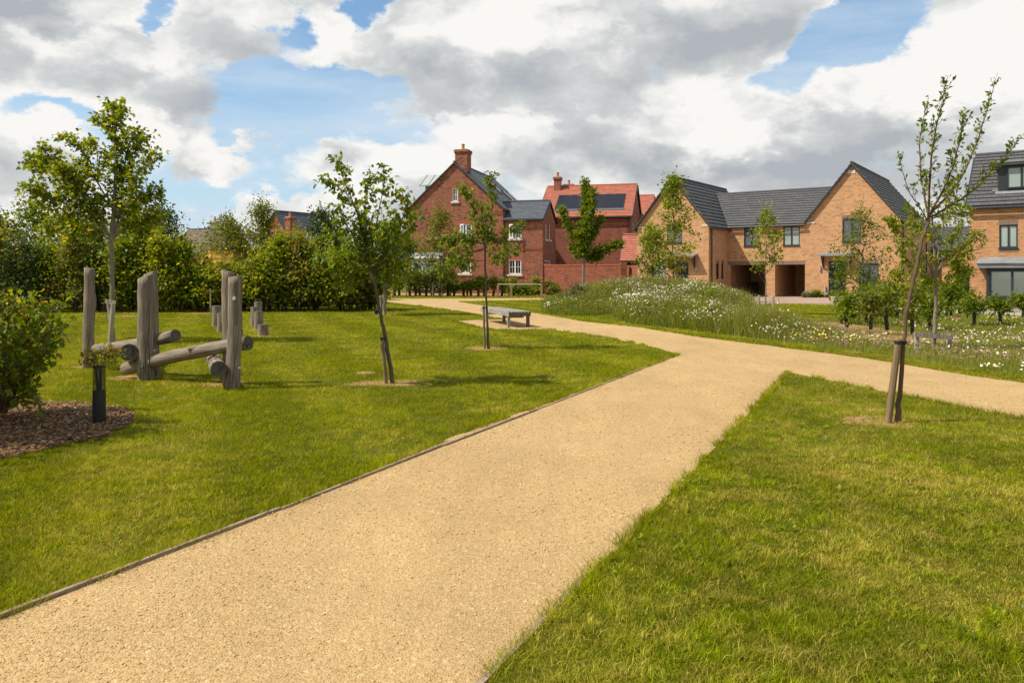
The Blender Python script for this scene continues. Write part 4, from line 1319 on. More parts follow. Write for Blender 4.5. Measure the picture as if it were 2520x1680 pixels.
for (u, vb, vt, ru, lm, lab) in ((1290, 731, 704, 26, 'leaf_green', 'leafy low plants behind the short rail'), (1318, 731, 690, 14, 'leaf_yellow', 'pale flowering plant at the end of the short rail'),
                                 (1235+25, 730, 690, 10, 'leaf_yellow', 'yellow green plant under the lower wing window'), (1355, 733, 700, 30, 'leaf_olive', 'dry brown tinged plants at the foot of the red garden wall')):
    Y = 60.5
    x = (u-CX)/F*Y
    clump_plant('bedding_plant', lab, (x, Y, 0), (vb-vt)/F*Y, .05, ru/F*Y, .5, 24, 60, .15, 'bark_dark', lm, 'plant', seed=u, clump=.3, trunk_r=.015)

# ---------------- hedge --------------------------------------------------------------------
def hedge():
    rh = random.Random(3)
    #  u, vtop, half-width px, Y, leaf material, label or None
    n = 0
    row = [(-70, 540, 70, 34, 'leaf_hedge', 'oval'), (5, 560, 70, 34.3, 'leaf_green', 'oval'), (62, 600, 50, 34, 'leaf_dark', 'oval'), (118, 598, 60, 34.4, 'leaf_hedge', 'oval'), (180, 560, 55, 34, 'leaf_hedge', 'cone'), (232, 612, 48, 34.6, 'leaf_dark', 'oval'),
           (292, 588, 58, 34.2, 'leaf_hedge', 'oval'), (345, 545, 55, 34.8, 'leaf_green', 'cone'), (395, 588, 46, 34.2, 'leaf_green', 'cone'), (447, 604, 48, 34.6, 'leaf_hedge', 'cone'), (492, 655, 45, 34.6, 'leaf_green', 'oval'), (540, 648, 48, 34.6, 'leaf_yellow', 'oval'), (590, 662, 40, 35, 'leaf_hedge', 'oval'),
           (638, 632, 50, 34.7, 'leaf_green', 'oval'), (690, 584, 44, 35, 'leaf_hedge', 'cone'), (738, 590, 42, 34.8, 'leaf_green', 'cone'), (785, 622, 44, 35.2, 'leaf_hedge', 'oval'), (832, 604, 46, 35, 'leaf_green', 'oval'), (880, 628, 42, 35.6, 'leaf_hedge', 'oval'), (922, 640, 34, 36.5, 'leaf_green', 'oval')]
    LB = ['at the far left edge of the frame', 'above the near left shrub', 'dark one between the left edge and the left log post', 'behind the left log post, to its left', 'directly behind the left log post',
          'dark one just left of the tall pale trunk', 'directly right of the tall pale trunk', 'behind the front left pair of log posts', 'cone shaped, right of the front left log posts', 'cone shaped, below the brown far roof',
          'low one left of the right log posts', '', 'low one behind the stepping stumps', 'just right of the stepping stumps', 'pointed one below the far red gable', 'tallest pointed one below the far chimney',
          'below the round dark tree', 'left of the tree in mid lawn', 'behind the crown of the tree in mid lawn', 'last one at the right end by the path']
    for i, (u, vt, hw, Y, lm, pf) in enumerate(row):
        x = (u-CX)/F*Y
        h = EYE-(vt+(12 if pf == 'oval' else 0)-HV)/F*Y
        lm = ['leaf_hedge', 'leaf_lime', 'leaf_green', 'leaf_olive', 'leaf_green'][(i*3+i//4) % 5] if lm not in ('leaf_dark', 'leaf_yellow') else lm
        clump_plant('hedge_shrub', ('green hedge shrub, '+LB[i]) if LB[i] else 'yellow green hedge shrub below the small orange roof', (x, Y, 0), h, .5, hw/F*Y, .85, 68, 40, rh.uniform(.13, .19), 'bark_dark', lm, 'shrub',
                    'shrubs of the hedge behind the lawn', seed=1000+n, prof=pf, clump=rh.uniform(.34, .46), trunk_r=.05, multi=3, tintmu=.68, shoots=44)
        n += 1
    # second, lower row fills the hedge from behind
    for i in range(17):
        u = -60+i*60; Y = 36.6
        x = (u-CX)/F*Y
        clump_plant('hedge_shrub', 'dark shrub in the rear row of the hedge, seen only through gaps', (x, Y, 0), random.uniform(1.9, 2.5)-(.7 if 430 < u < 640 else 0), .3, 1.0, .6, 50, 44, .18, 'bark_dark', 'leaf_hedge', 'shrub',
                    'rear shrubs of the hedge behind the lawn', seed=1050+i, prof='box', clump=.45, trunk_r=.05, multi=3, tintmu=.4)
    back = [(-30, 520, 80, 37, 'leaf_green'), (85, 505, 80, 37.5, 'leaf_green'), (180, 545, 70, 37.5, 'leaf_hedge'), (330, 520, 70, 38, 'leaf_green'), (240, 560, 60, 38, 'leaf_hedge')]
    bl = ['leafy tree at the left edge rising above the hedge', 'bright topped tree left of the tallest young tree, above the hedge', 'green tree directly behind the left log post, above the hedge',
          'green tree right of the tall pale trunk, above the hedge', 'dense tree filling the hedge behind the tall pale trunk']
    for i, (u, vt, hw, Y, lm) in enumerate(back):
        x = (u-CX)/F*Y
        clump_plant('hedge_tree', bl[i], (x, Y, 0), EYE-(vt-HV)/F*Y, 1.2, hw/F*Y, 1.4, 72, 44, .18, 'bark_dark', lm, 'tree', seed=1100+i, prof='oval', clump=.48, trunk_r=.09, tintmu=.5, shoots=50)
    # trees in and beyond the hedge
    def bt(label, u, Y, vt, vc, ru, lm, nc, leaf, cl, seed, prof='oval', per=48, tm=.5, nm='tree'):
        x = (u-CX)/F*Y
        clump_plant(nm, label, (x, Y, 0), EYE-(vt-HV)/F*Y, EYE-(vc-HV)/F*Y, ru/F*Y, ru/F*Y, nc, per, leaf, 'bark_grey', lm, 'tree', seed=seed, prof=prof, clump=cl, trunk_r=.1, tintmu=tm, shoots=46)
    bt('dark evergreen tree behind the hedge, left of the brown roof', 400, 44, 522, 640, 48, 'leaf_dark', 80, .16, .6, 1201)
    bt('spreading olive tree left of the chimney, behind the hedge', 560, 40, 545, 670, 75, 'leaf_olive', 100, .13, .5, 1202)
    bt('young tree with a pointed top and thin pale trunk before the far red gable', 645, 39.5, 508, 650, 48, 'leaf_olive', 70, .13, .45, 1203, 'cone')
    bt('round dark grey green tree right of the far chimney', 795, 50, 524, 650, 46, 'leaf_dark', 90, .17, .6, 1204)
    bt('yellow green shrub top under the far red house', 725, 38, 580, 680, 34, 'leaf_yellow', 40, .13, .45, 1205)
hedge()

# ---------------- near left shrub and the netted plant ----------------------------------
def near_shrub():
    Y = 8.9
    LP = dict(size=.095, per=6.2, up=.1, ratio=.58, spread=.04, twigup=.25, along=.6, hang=.05)
    arcs = [[(10, 1015), (50, 900), (95, 810), (140, 748)], [(12, 1015), (70, 880), (120, 820), (162, 806)], [(8, 1015), (60, 920), (105, 870), (135, 842)],
            [(14, 1015), (45, 950), (80, 905), (96, 900)], [(5, 1015), (10, 880), (22, 790), (40, 745)], [(0, 1015), (-30, 880), (-50, 790), (-60, 745)],
            [(8, 1015), (35, 880), (70, 790), (92, 742)], [(0, 1015), (-10, 900), (-14, 800), (-10, 740)], [(12, 1015), (45, 975), (66, 960), (76, 975)],
            [(5, 1015), (28, 900), (60, 830), (112, 775)], [(-5, 1015), (-60, 900), (-90, 830), (-110, 800)], [(8, 1015), (20, 940), (45, 870), (60, 820)],
            [(0, 1015), (5, 950), (12, 880), (10, 820)], [(-4, 1015), (-30, 950), (-60, 900), (-80, 880)], [(10, 1015), (30, 960), (40, 930), (70, 880)]]
    st = []
    for k, a_ in enumerate(arcs):
        for dy in ((-.35, .3) if k < 10 else (.05, -.55)):
            st.append((PX([(u+random.uniform(-7, 7), v+(0 if i == 0 else random.uniform(-6, 10))) for i, (u, v) in enumerate(a_)], Y+dy*.1, dy), .011, .003, 15, .26, .18))
    x, y = at(8, 1030)
    e = stem_tree('dogwood_shrub', 'large leafy shrub with reddish tips cut by the left edge', (x, 8.8, 0), st, LP, 'bark_brown', 'leaf_green', 'shrub', seed=55)
    # rusty young tips on top
    rng = np.random.default_rng(5)
    n = 170
    a = rng.uniform(0, 2*PI, n); r = np.sqrt(rng.random(n))
    C = np.stack([np.cos(a)*r*.62+.06, np.sin(a)*r*.45, 1.10+.16*(1-r)+.09*np.sin(a*5)+rng.normal(0, .06, n)], 1)
    A = unit(rng.normal(0, .6, (n, 3))+[.1, 0, .5]); N = unit(rng.normal(0, .6, (n, 3))+[0, 0, .7])
    ln = .085*rng.uniform(.6, 1.3, n)
    leaf_mesh('young_leaves', C, A, N, ln, ln*.5, np.clip(rng.normal(.55, .25, n), 0, 1), M['leaf_rust'], e)
    return e
near_shrub()
clump_plant('dogwood_shrub', 'tall leafy shrub just outside the left edge, shading the bark bed', (-6.7, 7.6, 0), 3.3, .2, 1.15, 1.0, 190, 44, .12, 'bark_brown', 'leaf_green', 'shrub', seed=56, prof='oval', clump=.25, trunk_r=.02, multi=7)
def netted():
    Y = 8.52
    b = p3(244, 1044, Y)
    e = empty('netted_plant', (b[0], b[1], 0), 0, 'small plant with rusty leaves growing out of a black mesh guard', 'plant')
    m, bb, out = newmat('mesh_guard')
    uv = bb.n('ShaderNodeTexCoord').outputs['UV']
    x, y, z = bb.sep(uv)
    def ln(v, s):
        f = bb.m('FRACT', bb.m('DIVIDE', v, s)); return bb.m('LESS_THAN', f, .30)
    k = bb.m('MAXIMUM', ln(x, .035), ln(y, .012))
    p = bb.n('ShaderNodeBsdfPrincipled'); p.inputs['Base Color'].default_value = (.012, .012, .013, 1); p.inputs['Roughness'].default_value = .45
    t = bb.n('ShaderNodeBsdfTransparent'); mx = bb.n('ShaderNodeMixShader')
    bb.put(mx.inputs[0], k)
    bb.nt.links.new(t.outputs[0], mx.inputs[1]); bb.nt.links.new(p.outputs[0], mx.inputs[2]); bb.nt.links.new(mx.outputs[0], out.inputs[0])
    g = Geo(); g.tube([(0, 0, .34), (0, 0, .48), (.003, 0, .62)], [.063, .062, .060], 16, False)
    g.build('mesh_guard', m, e, smooth=True)
    g = Geo(); g.tube([(0, 0, -.01), (0, 0, .2), (0, 0, .36)], [.066, .067, .0645], 16, False)
    g.build('guard_sleeve', M['black_plastic'], e, smooth=True)
    g = Geo(); g.tube([(0, 0, .612), (0, 0, .626)], [.064, .064], 16, False)
    g.build('guard_rim', M['black_plastic'], e, smooth=True)
    g = Geo()
    rng = np.random.default_rng(8); C = []; A = []
    for i in range(26):
        a = rng.uniform(0, 2*PI); L = rng.uniform(.12, .28)
        tip = np.array([math.cos(a)*L*.95, math.sin(a)*L*.6, .62+rng.uniform(.02, .24)])
        P = np.array([(rng.normal(0, .012), rng.normal(0, .012), .05), (rng.normal(0, .02), rng.normal(0, .02), .58), (tip[0]*.45, tip[1]*.45, (tip[2]+.66)/2), tip])
        g.tube([tuple(q) for q in P], [.004, .003, .0025, .0015], 4, False)
        for k in range(16):
            f = rng.uniform(0, 1); C.append(P[2]*(1-f)+P[3]*f+rng.normal(0, .012, 3)); A.append((P[3]-P[2])/L+rng.normal(0, .6, 3))
    g.build('stems', M['bark_brown'], e)
    C = np.array(C); A = unit(np.array(A)); n = len(C)
    ln = .042*rng.uniform(.6, 1.3, n)
    leaf_mesh('leaves', C, A, unit(rng.normal(0, .6, (n, 3))+[0, 0, .7]), ln, ln*.5, np.clip(rng.normal(.5, .3, n), 0, 1), M['leaf_rust'], e)
netted()

# ---------------- meadow -------------------------------------------------------------------
def meadow():
    m, b, out = newmat('meadow_blade')
    t = b.n('ShaderNodeAttribute', attribute_name='tint').outputs['Fac']
    pos = b.n('ShaderNodeNewGeometry').outputs['Position']
    n1 = b.noise(pos, .35, 4, .6)
    c = b.mix(t, (.10, .14, .003), (.34, .37, .008))
    c = b.mix(b.mr(n1, .45, .65, 0, .55), c, (.19, .19, .045))
    c = b.mix(b.mr(t, .86, .92, 0, .9), c, (.36, .29, .15))
    p = b.n('ShaderNodeBsdfPrincipled'); b.put(p.inputs['Base Color'], c); p.inputs['Roughness'].default_value = .6; p.inputs['Specular IOR Level'].default_value = .2
    tr = b.n('ShaderNodeBsdfTranslucent'); b.put(tr.inputs[0], b.v('MULTIPLY', c, (1.4, 1.4, .7)))
    mx = b.n('ShaderNodeMixShader'); mx.inputs[0].default_value = .42
    b.nt.links.new(p.outputs[0], mx.inputs[1]); b.nt.links.new(tr.outputs[0], mx.inputs[2]); b.nt.links.new(mx.outputs[0], out.inputs[0])
    P = np.array(meadow_poly); x0, y0 = P.min(0); x1, y1 = P.max(0)
    def samp(n):
        y = y0+(y1-y0)*RNG.random(n)**1.5
        x = RNG.uniform(x0, x1, n)
        k = inpoly(x, y, meadow_poly) & in_view(x, y, .08)
        return x[k], y[k]
    def onmound(x, y):
        return np.clip(height(x, y)/.7, 0, 1)
    x, y = samp(620000)
    cl = vnoise(x, y, 1.3, 51)*.7+vnoise(x, y, .35, 52)*.3
    right = np.clip((x-9)/4, 0, 1)*np.clip((30-y)/6, 0, 1)
    edge_b = 1.5*band(x, y)
    base = .28+.44*onmound(x, y)*(1-right)+.35*edge_b-.12*right
    base = base*lowpart(x, y)
    ins = inpoly(x, y, shrub_soil[0])
    base = np.where(ins, base*.35, base)
    keep = RNG.random(len(x)) < np.where(ins, .22, 1.0)
    x = x[keep]; y = y[keep]; base = base[keep]; cl = cl[keep]; right = right[keep]
    h = base*(.15+1.5*cl)*RNG.uniform(.45, 1.4, len(x))
    w = np.clip(y*.00062, .007, .03)*RNG.uniform(.6, 1.3, len(x))
    tint = np.clip(RNG.normal(.45, .22, len(x))+.1*right, 0, .84)
    dr = RNG.random(len(x)) < .10+.30*np.clip((vnoise(x, y, 2.2, 57)-.4)*2.5, 0, 1)
    tint[dr] = RNG.uniform(.88, 1, dr.sum())
    V, T, t = blades(x, y, height(x, y)-.01, h, w, RNG.uniform(.1, .6, len(x)), tint)
    o = np_mesh('meadow_grass', V, T, M['meadow_blade'], attrs={'tint': t})
    tag(o, 'tall rough meadow grass on the mound right of the path', 'grass', kind='stuff')
    # leafy weed masses: small leaves in clumps
    x, y = samp(26000)
    cl = vnoise(x, y, 1.4, 61)
    k = ((cl > .46) | (band(x, y) > .35)) & (lowpart(x, y) > .6) & ~inpoly(x, y, shrub_soil[0])
    x = x[k]; y = y[k]; n0 = len(x)
    per = 22
    hh = (.30+.38*onmound(x, y)+.30*band(x, y))*RNG.uniform(.6, 1.3, n0)
    C = np.repeat(np.stack([x, y, height(x, y)], 1), per, 0)
    C += RNG.normal(0, .14, C.shape)*[1, 1, 0]
    C[:, 2] += np.repeat(hh, per)*RNG.random(n0*per)**.7
    n = len(C)
    ln = np.clip(C[:, 1]*.0028, .035, .11)*RNG.uniform(.6, 1.3, n)
    o = leaf_mesh('meadow_weeds', C, unit(RNG.normal(0, .6, (n, 3))+[0, 0, .6]), unit(RNG.normal(0, .7, (n, 3))+[0, 0, .5]), ln, ln*.35, np.clip(RNG.normal(.5, .27, n), 0, 1), M['leaf_olive'], None)
    tag(o, 'dark leafy weeds growing among the meadow flowers', 'weeds', kind='stuff')
    # flowers
    def flowers(name, label, x, y, hz, r, mat, cat='flowers', flat=.8, cup=.15):
        n = len(x)
        nrm = unit(RNG.normal(0, .45, (n, 3))+[-.15, -.35, flat])
        a = np.cross(nrm, np.array([0.3, 1, 0])); a = unit(a); c = np.cross(nrm, a)
        ctr = np.stack([x, y, height(x, y)+hz], 1)
        ang = np.arange(7)*2*PI/7
        ring = ctr[:, None]+r[:, None, None]*(np.cos(ang)[None, :, None]*a[:, None]+np.sin(ang)[None, :, None]*c[:, None])+nrm[:, None]*(r*cup)[:, None, None]
        V = np.concatenate([ctr[:, None], ring], 1).reshape(-1, 3)
        fc = np.array([(0, i+1, (i+1) % 7+1) for i in range(7)])
        T = (np.arange(n)[:, None, None]*8+fc[None]).reshape(-1, 3)
        # stems
        sx = x+RNG.normal(0, .05, n); sy = y+RNG.normal(0, .05, n)
        wv = np.clip(y*.0003, .003, .012)
        S = np.stack([np.stack([sx-wv, sy, height(x, y)], 1), np.stack([sx+wv, sy, height(x, y)], 1), ctr-nrm*.004], 1).reshape(-1, 3)
        o = np_mesh(name, V, T, mat)
        tag(o, label, cat, kind='stuff')
        return S
    m, b, out = newmat('daisy_white')
    n_ = b.noise(b.n('ShaderNodeNewGeometry').outputs['Position'], 6, 2, .5)
    principled(b, out, b.mix(b.mr(n_, .45, .6), (.66, .63, .50), (.56, .47, .30)), .7, .2)
    plain('petal_purple', (.30, .12, .30), .7)
    plain('petal_yellow', (.72, .50, .04), .7)
    plain('petal_pink', (.75, .32, .46), .6)
    plain('seedhead', (.25, .18, .09), .9, .1, .3)
    SS = []
    # a few big dark leafy clumps, docks and straw stalks break the outline
    rr = random.Random(12)
    for k, (u, Yc, hh_, lm) in enumerate(((1425, 36.5, .75, 'leaf_dark'), (1630, 38.0, .62, 'leaf_olive'), (1500, 37.0, .5, 'leaf_olive'), (1600, 27.0, .6, 'leaf_olive'), (1700, 24.2, .62, 'leaf_hedge'),
                                         (1650, 25.4, .68, 'leaf_olive'), (1770, 22.8, .6, 'leaf_olive'), (1850, 21.3, .5, 'leaf_hedge'), (1740, 33.0, .45, 'leaf_green'), (1400, 33.5, .35, 'leaf_hedge'))):
        xx = (u-CX)/F*Yc
        lab = ['dark bushy weed clump at the left shoulder of the flower mound', 'grey green weed clump on the crest of the flower mound', 'olive weed clump near the crest before the left tan house', 'brownish weed clump at the foot of the mound nearest the path bend',
               'grey green weed clump by the path below the carports', 'tallest olive weed clump at the path side of the mound', 'olive weed clump right of the mound foot', 'weed clump beside the yellow flowers', 'green clump on the right slope of the mound', 'low grey green clump at the left foot of the mound'][k]
        clump_plant('weed_clump', lab, (xx, Yc, float(height(xx, Yc))-.02), hh_+.1, .02, .55+.25*rr.random(), .5, 34, 44, .085, 'bark_dark', lm, 'plant', 'weed clumps in the meadow', seed=4000+k, clump=.22, trunk_r=.008, multi=5, ratio=.4, limbs=False)
    xs_, ys_ = samp(52000)
    kk_ = (vnoise(xs_, ys_, 1.0, 95)*.6+vnoise(xs_, ys_, 3.0, 96)*.4) > .5
    xs_ = xs_[kk_]; ys_ = ys_[kk_]; ns = len(xs_)
    V, T, t = blades(xs_, ys_, height(xs_, ys_), (.34+.42*onmound(xs_, ys_))*RNG.uniform(.6, 1.5, ns)*lowpart(xs_, ys_), np.clip(ys_*.0006, .006, .02), RNG.uniform(.02, .3, ns), np.full(ns, .97))
    tag(np_mesh('straw_stalks', V, T, M['meadow_blade'], attrs={'tint': t}), 'dry straw coloured stalks standing in the meadow', 'grass', kind='stuff')
    x, y = samp(230000)
    cl = vnoise(x, y, 1.9, 71)*.5+vnoise(x, y, .55, 72)*.5
    dens = np.clip((cl-.46)*4.2, 0, 1)**1.3*(.50+.32*onmound(x, y))
    dens *= np.where(inpoly(x, y, shrub_soil[0]), .5, 1)
    dens = dens*np.where(lowpart(x, y) < .8, .22, 1)+.16*band(x, y)*(cl > .42)
    k = RNG.random(len(x)) < dens
    x = x[k]; y = y[k]; n = len(x)
    edge = .38*band(x, y)
    hz = (.22+.46*onmound(x, y)+edge)*(.55+.8*vnoise(x, y, 1.3, 51))*RNG.uniform(.75, 1.4, n)*lowpart(x, y)
    SS.append(flowers('daisies', 'white ox-eye daisies scattered over the meadow mound', x, y, hz, np.clip(.016+y*.00024, .018, .026)*RNG.uniform(.55, 1.3, n), M['daisy_white']))
    for nm, lab, mat, cnt, sd_ in (('thistles', 'small purple flowers among the daisies', 'petal_purple', 3200, 81), ('seedheads', 'brown seed heads standing in the meadow', 'seedhead', 60000, 82)):
        x, y = samp(cnt)
        cl = vnoise(x, y, 1.3, sd_)
        k = (cl > .5) & ((x < 9.5) | (y > 30) | (RNG.random(len(x)) < .35))
        x = x[k]; y = y[k]; n = len(x)
        edge = .34*band(x, y)
        hz = (.28+.42*onmound(x, y)+edge)*RNG.uniform(.8, 1.4, n)*lowpart(x, y)
        SS.append(flowers(nm, lab, x, y, hz, np.clip(.010+y*.0004, .013, .026)*RNG.uniform(.6, 1.2, n), M[mat], cup=.9))
    # small yellow ones near the path
    x, y = at(1990, 845)
    n = 90
    xx = x+RNG.normal(0, .9, n); yy = y+RNG.normal(0, .6, n)
    k = inpoly(xx, yy, meadow_poly); xx = xx[k]; yy = yy[k]
    SS.append(flowers('buttercups', 'small yellow flowers at the path side of the meadow', xx, yy, RNG.uniform(.12, .3, len(xx)), np.full(len(xx), .02), M['petal_yellow']))
    S = np.concatenate(SS)
    o = np_mesh('flower_stems', S, np.arange(len(S)).reshape(-1, 3), M['meadow_blade'], attrs={'tint': np.full(len(S), .5)})
    tag(o, 'thin green stems of the meadow flowers', 'stems', kind='stuff')
    # single pink poppy
    px, py = at(2357, 850)
    e = empty('poppy', (px, py, 0), 0, 'single pink poppy flower standing in the green meadow on the right', 'flower')
    g = Geo(); g.tube([(0, 0, 0), (.02, 0, .3), (0, 0, .56)], [.005, .004, .004], 5); g.build('stem', M['seedhead'], e)
    g = Geo()
    for i in range(5):
        a0 = 2*PI*i/5; a1 = a0+1.5
        g.face([(0, 0, .56), (.07*math.cos(a0), .07*math.sin(a0), .60), (.085*math.cos((a0+a1)/2), .085*math.sin((a0+a1)/2), .61), (.07*math.cos(a1), .07*math.sin(a1), .6)])
    g.build('petals', M['petal_pink'], e)
meadow()

# ---------------- log climbing frame and stepping posts ------------------------------------
def log_frame():
    o0 = Vector((*at(357, 935), 0))
    e = empty('log_climbing_frame', o0, 0, 'weathered log climbing frame of tall posts and slanting balance logs on the left lawn', 'climbing frame')
    def lp(p): return Vector(p)-o0
    def sticks(name, pts, radii, ends='log_end', slant=None, wob=.015, n=20, knots=0):
        g = Geo()
        P = [lp(p) for p in pts]
        g.tube([tuple(p) for p in P], radii, n, False, 0)
        # uneven surface
        rr = random.Random(len(pts)*17+int(radii[0]*1e4))
        ob_v = g.V
        me_o = g.build(name, M['weathered_log'], e, smooth=True, merge=True)
        bm = bmesh.new(); bm.from_mesh(me_o.data)
        for v in bm.verts:
            s = math.sin(v.co.z*7+v.co.x*19)*.5+math.sin(v.co.z*17+v.co.y*31)*.5
            v.co += v.normal*s*wob*.45
        if slant is not None:      # shear the top so that it is cut at an angle
            top = P[-1].z; r = radii[-1]
            for v in bm.verts:
                if v.co.z > top-1e-3-.02:
                    v.co.z += slant*(v.co.x-P[-1].x)
        ed = [x for x in bm.edges if x.is_boundary]
        f = bmesh.ops.holes_fill(bm, edges=ed, sides=0)['faces']
        me_o.data.materials.append(M[ends])
        for x in f:
            x.material_index = 1; x.smooth = False
        bm.to_mesh(me_o.data); bm.free()
        return me_o
    def seq(a, c, k, bend=(0, 0, 0)):
        a = Vector(a); c = Vector(c); bend = Vector(bend)
        return [tuple(a+(c-a)*i/k+bend*math.sin(PI*i/k)) for i in range(k+1)]
    def post(ub, vb, ut, vt, Y, r, slant, rt=None, bend=(0, 0, 0), knot=None):
        b_ = p3(ub, vb, Y); t_ = p3(ut, vt, Y)
        pts = seq((b_[0], Y, -.1), t_, 14, bend)
        rt = rt or r*.95
        rad = np.linspace(r, rt, 15)
        if knot:
            ks, kr, kx = knot
            for i in range(15):
                rad[i] += kr*math.exp(-((i-ks)/1.1)**2)-kr*.6*math.exp(-((i-ks-2)/1.0)**2)
                pts[i] = (pts[i][0]+kx*math.exp(-((i-ks)/1.6)**2), pts[i][1], pts[i][2])
        sticks('post', pts, list(rad), 'log_end', slant)
    post(216, 905, 221, 660, 13.7, .096, -.22, .086, knot=(9.6, .014, .012))          # A
    post(357, 936, 358, 681, 12.1, .118, .35, .108)           # B
    post(376, 929, 371, 671, 12.50, .108, .38, .098)          # C
    post(571, 957, 579, 680, 11.2, .100, .16, .096, (.012, 0, 0))  # D
    post(566, 945, 560, 667, 11.65, .098, -.30, .088)         # E
    def log(a, c, r0, r1, k=12, bend=(0, 0, 0)):
        pts = seq(a, c, k, bend)
        sticks('balance_log', pts, list(np.linspace(r0, r1, k+1)))
    log(p3(236, 859, 13.45), p3(432, 825, 12.35), .085, .095, 12, (0, 0, -.03))
    log(p3(317, 867, 11.95), p3(352, 861, 13.9), .128, .115)
    log(p3(308, 908, 12.30), p3(612, 843, 11.42), .098, .098, 14, (0, 0, .035))
    log(p3(538, 909, 10.95), p3(520, 872, 13.0), .112, .10)
    # notch steps cut on the logs: raised lips
    def lip(u, v, Y, w=.2):
        g = Geo(); p = lp(p3(u, v, Y))
        g.hexa([(p.x-w, p.y-.04, p.z-.07), (p.x+.01, p.y-.04, p.z-.05), (p.x+.01, p.y+.04, p.z-.05), (p.x-w, p.y+.04, p.z-.07),
                (p.x-w*.95, p.y-.03, p.z-.045), (p.x, p.y-.035, p.z+.01), (p.x, p.y+.035, p.z+.01), (p.x-w*.95, p.y+.03, p.z-.045)])
        g.build('notch', M['weathered_log'], e, smooth=False, bevel=.008)
    lip(432, 868, 11.95, .22); lip(506, 848, 11.72, .26); lip(302, 841, 13.1, .2)
    for k, (u, v, Y) in enumerate(((531, 886, 11.35), (528, 881, 11.8), (525, 876, 12.3))):
        g = Geo(); p = lp(p3(u, v, Y))
        g.tube([(p.x-.085, p.y, p.z-.06), (p.x-.05, p.y, p.z-.005), (p.x+.0, p.y, p.z+.02), (p.x+.05, p.y, p.z-.005), (p.x+.085, p.y, p.z-.06)], .03, 8)
        g.build('notch', M['weathered_log'], e, smooth=True)
    # fixing bolts and the small round plate
    def disc(u, v, Y, r, mat, nm):
        g = Geo(); p = lp(p3(u, v, Y)); g.tube([(p.x, p.y-.012, p.z), (p.x, p.y+.03, p.z)], r, 14)
        g.build(nm, M[mat], e)
    disc(350, 901, 11.985, .026, 'shaded_wood', 'bolt_hole')
    disc(350, 901, 11.975, .012, 'metal_pale', 'bolt')
    disc(576, 734, 11.10, .026, 'stone_sill', 'round_plate')
    disc(379, 863, 12.33, .014, 'metal_pale', 'bolt'); disc(588, 905, 11.12, .016, 'metal_pale', 'bolt'); disc(510, 889, 11.4, .014, 'metal_pale', 'bolt')
    # long drying crack on the front posts
    for (u, v0, v1, Y) in ((367, 679, 900, 12.0), (582, 690, 800, 11.11)):
        a = lp(p3(u, v0, Y-.012)); c = lp(p3(u+.5, v1, Y-.012))
        g = Geo(); g.beam(a, c, .010, .02, (0, 1, 0)); g.build('drying_crack', M['log_end'], e)
log_frame()

def stumps():
    S = [(533.5, 752, 803, 23, 'tall stepping stump, far left of the group beside the right log posts'), (545, 770, 817, 21, 'stepping stump half hidden behind the right log post'),
         (588, 811, 828, 20, 'lowest stepping stump just right of the right log post'), (635.5, 742, 790, 19, 'rearmost stepping stump, top showing above the others'),
         (626.5, 755, 804, 19, 'left stump of the close trio of stepping stumps'), (636.5, 766, 811, 23, 'middle stump of the close trio of stepping stumps'),
         (647.5, 798, 826, 26, 'short wide stepping stump at the front right of the group')]
    for i, (u, vt, vb, w, lab) in enumerate(S):
        x, Y = at(u, vb)
        r = w/2/F*Y; h = (vb-vt)/F*Y
        e = empty('stepping_stump', (x, Y, 0), 0, lab, 'stump', 'stepping stumps on the left lawn')
        g = Geo(); g.tube([(0, 0, -.05), (.004, 0, h*.3), (-.004, .003, h*.65), (0, 0, h-.012)], [r*1.02, r, r*.97, r], 16, False)
        g.build('log', M['weathered_log'], e, smooth=True, merge=True)
        g = Geo(); g.tube([(0, 0, h-.012), (0, 0, h)], [r, r*.93], 16, True); g.build('top', M['log_end'], e)
stumps()

# ---------------- bench --------------------------------------------------------------------
def bench():
    a = Vector((-.10, 24.0, 0)); far = Vector((-1.09, 27.5, 0)); d = (far-a); L = d.length
    ang = math.atan2(d.y, d.x)-PI/2
    e = empty('slatted_bench', (a.x, a.y, 0), ang, 'long backless bench of grey timber slats on a gravel pad by the path', 'bench')
    W = .70; n = 7; gap = .028; sw = (W-gap*(n-1))/n; zt, zb = .486, .345
    for i in range(n):
        x = i*(sw+gap)
        g = Geo(); g.box(x, x+sw, 0, L, zb, zt); g.build('slat', M['bench_wood'], e, bevel=.006)
        g = Geo(); g.box(x+.003, x+sw-.003, -.006, -.001, zb+.003, zt-.003); g.build('slat_end_shade', M['shaded_wood'], e)  # thin dark plate paints shade on the slat's end face
    g = Geo()
    for y in (.55, L-.75):
        g.box(.06, W-.06, y, y+.09, zb-.075, zb-.003)
    g.build('bearer', M['bench_wood'], e)
    for y in (.12, L-.75):
        for x in (.0, W-.09):
            g = Geo(); g.box(x, x+.088, y, y+.088, -.02, zb-.001); g.build('leg', M['bench_wood'] if x == 0 else M['shaded_wood'], e, bevel=.004)  # right legs take the darker copy as painted shade
bench()

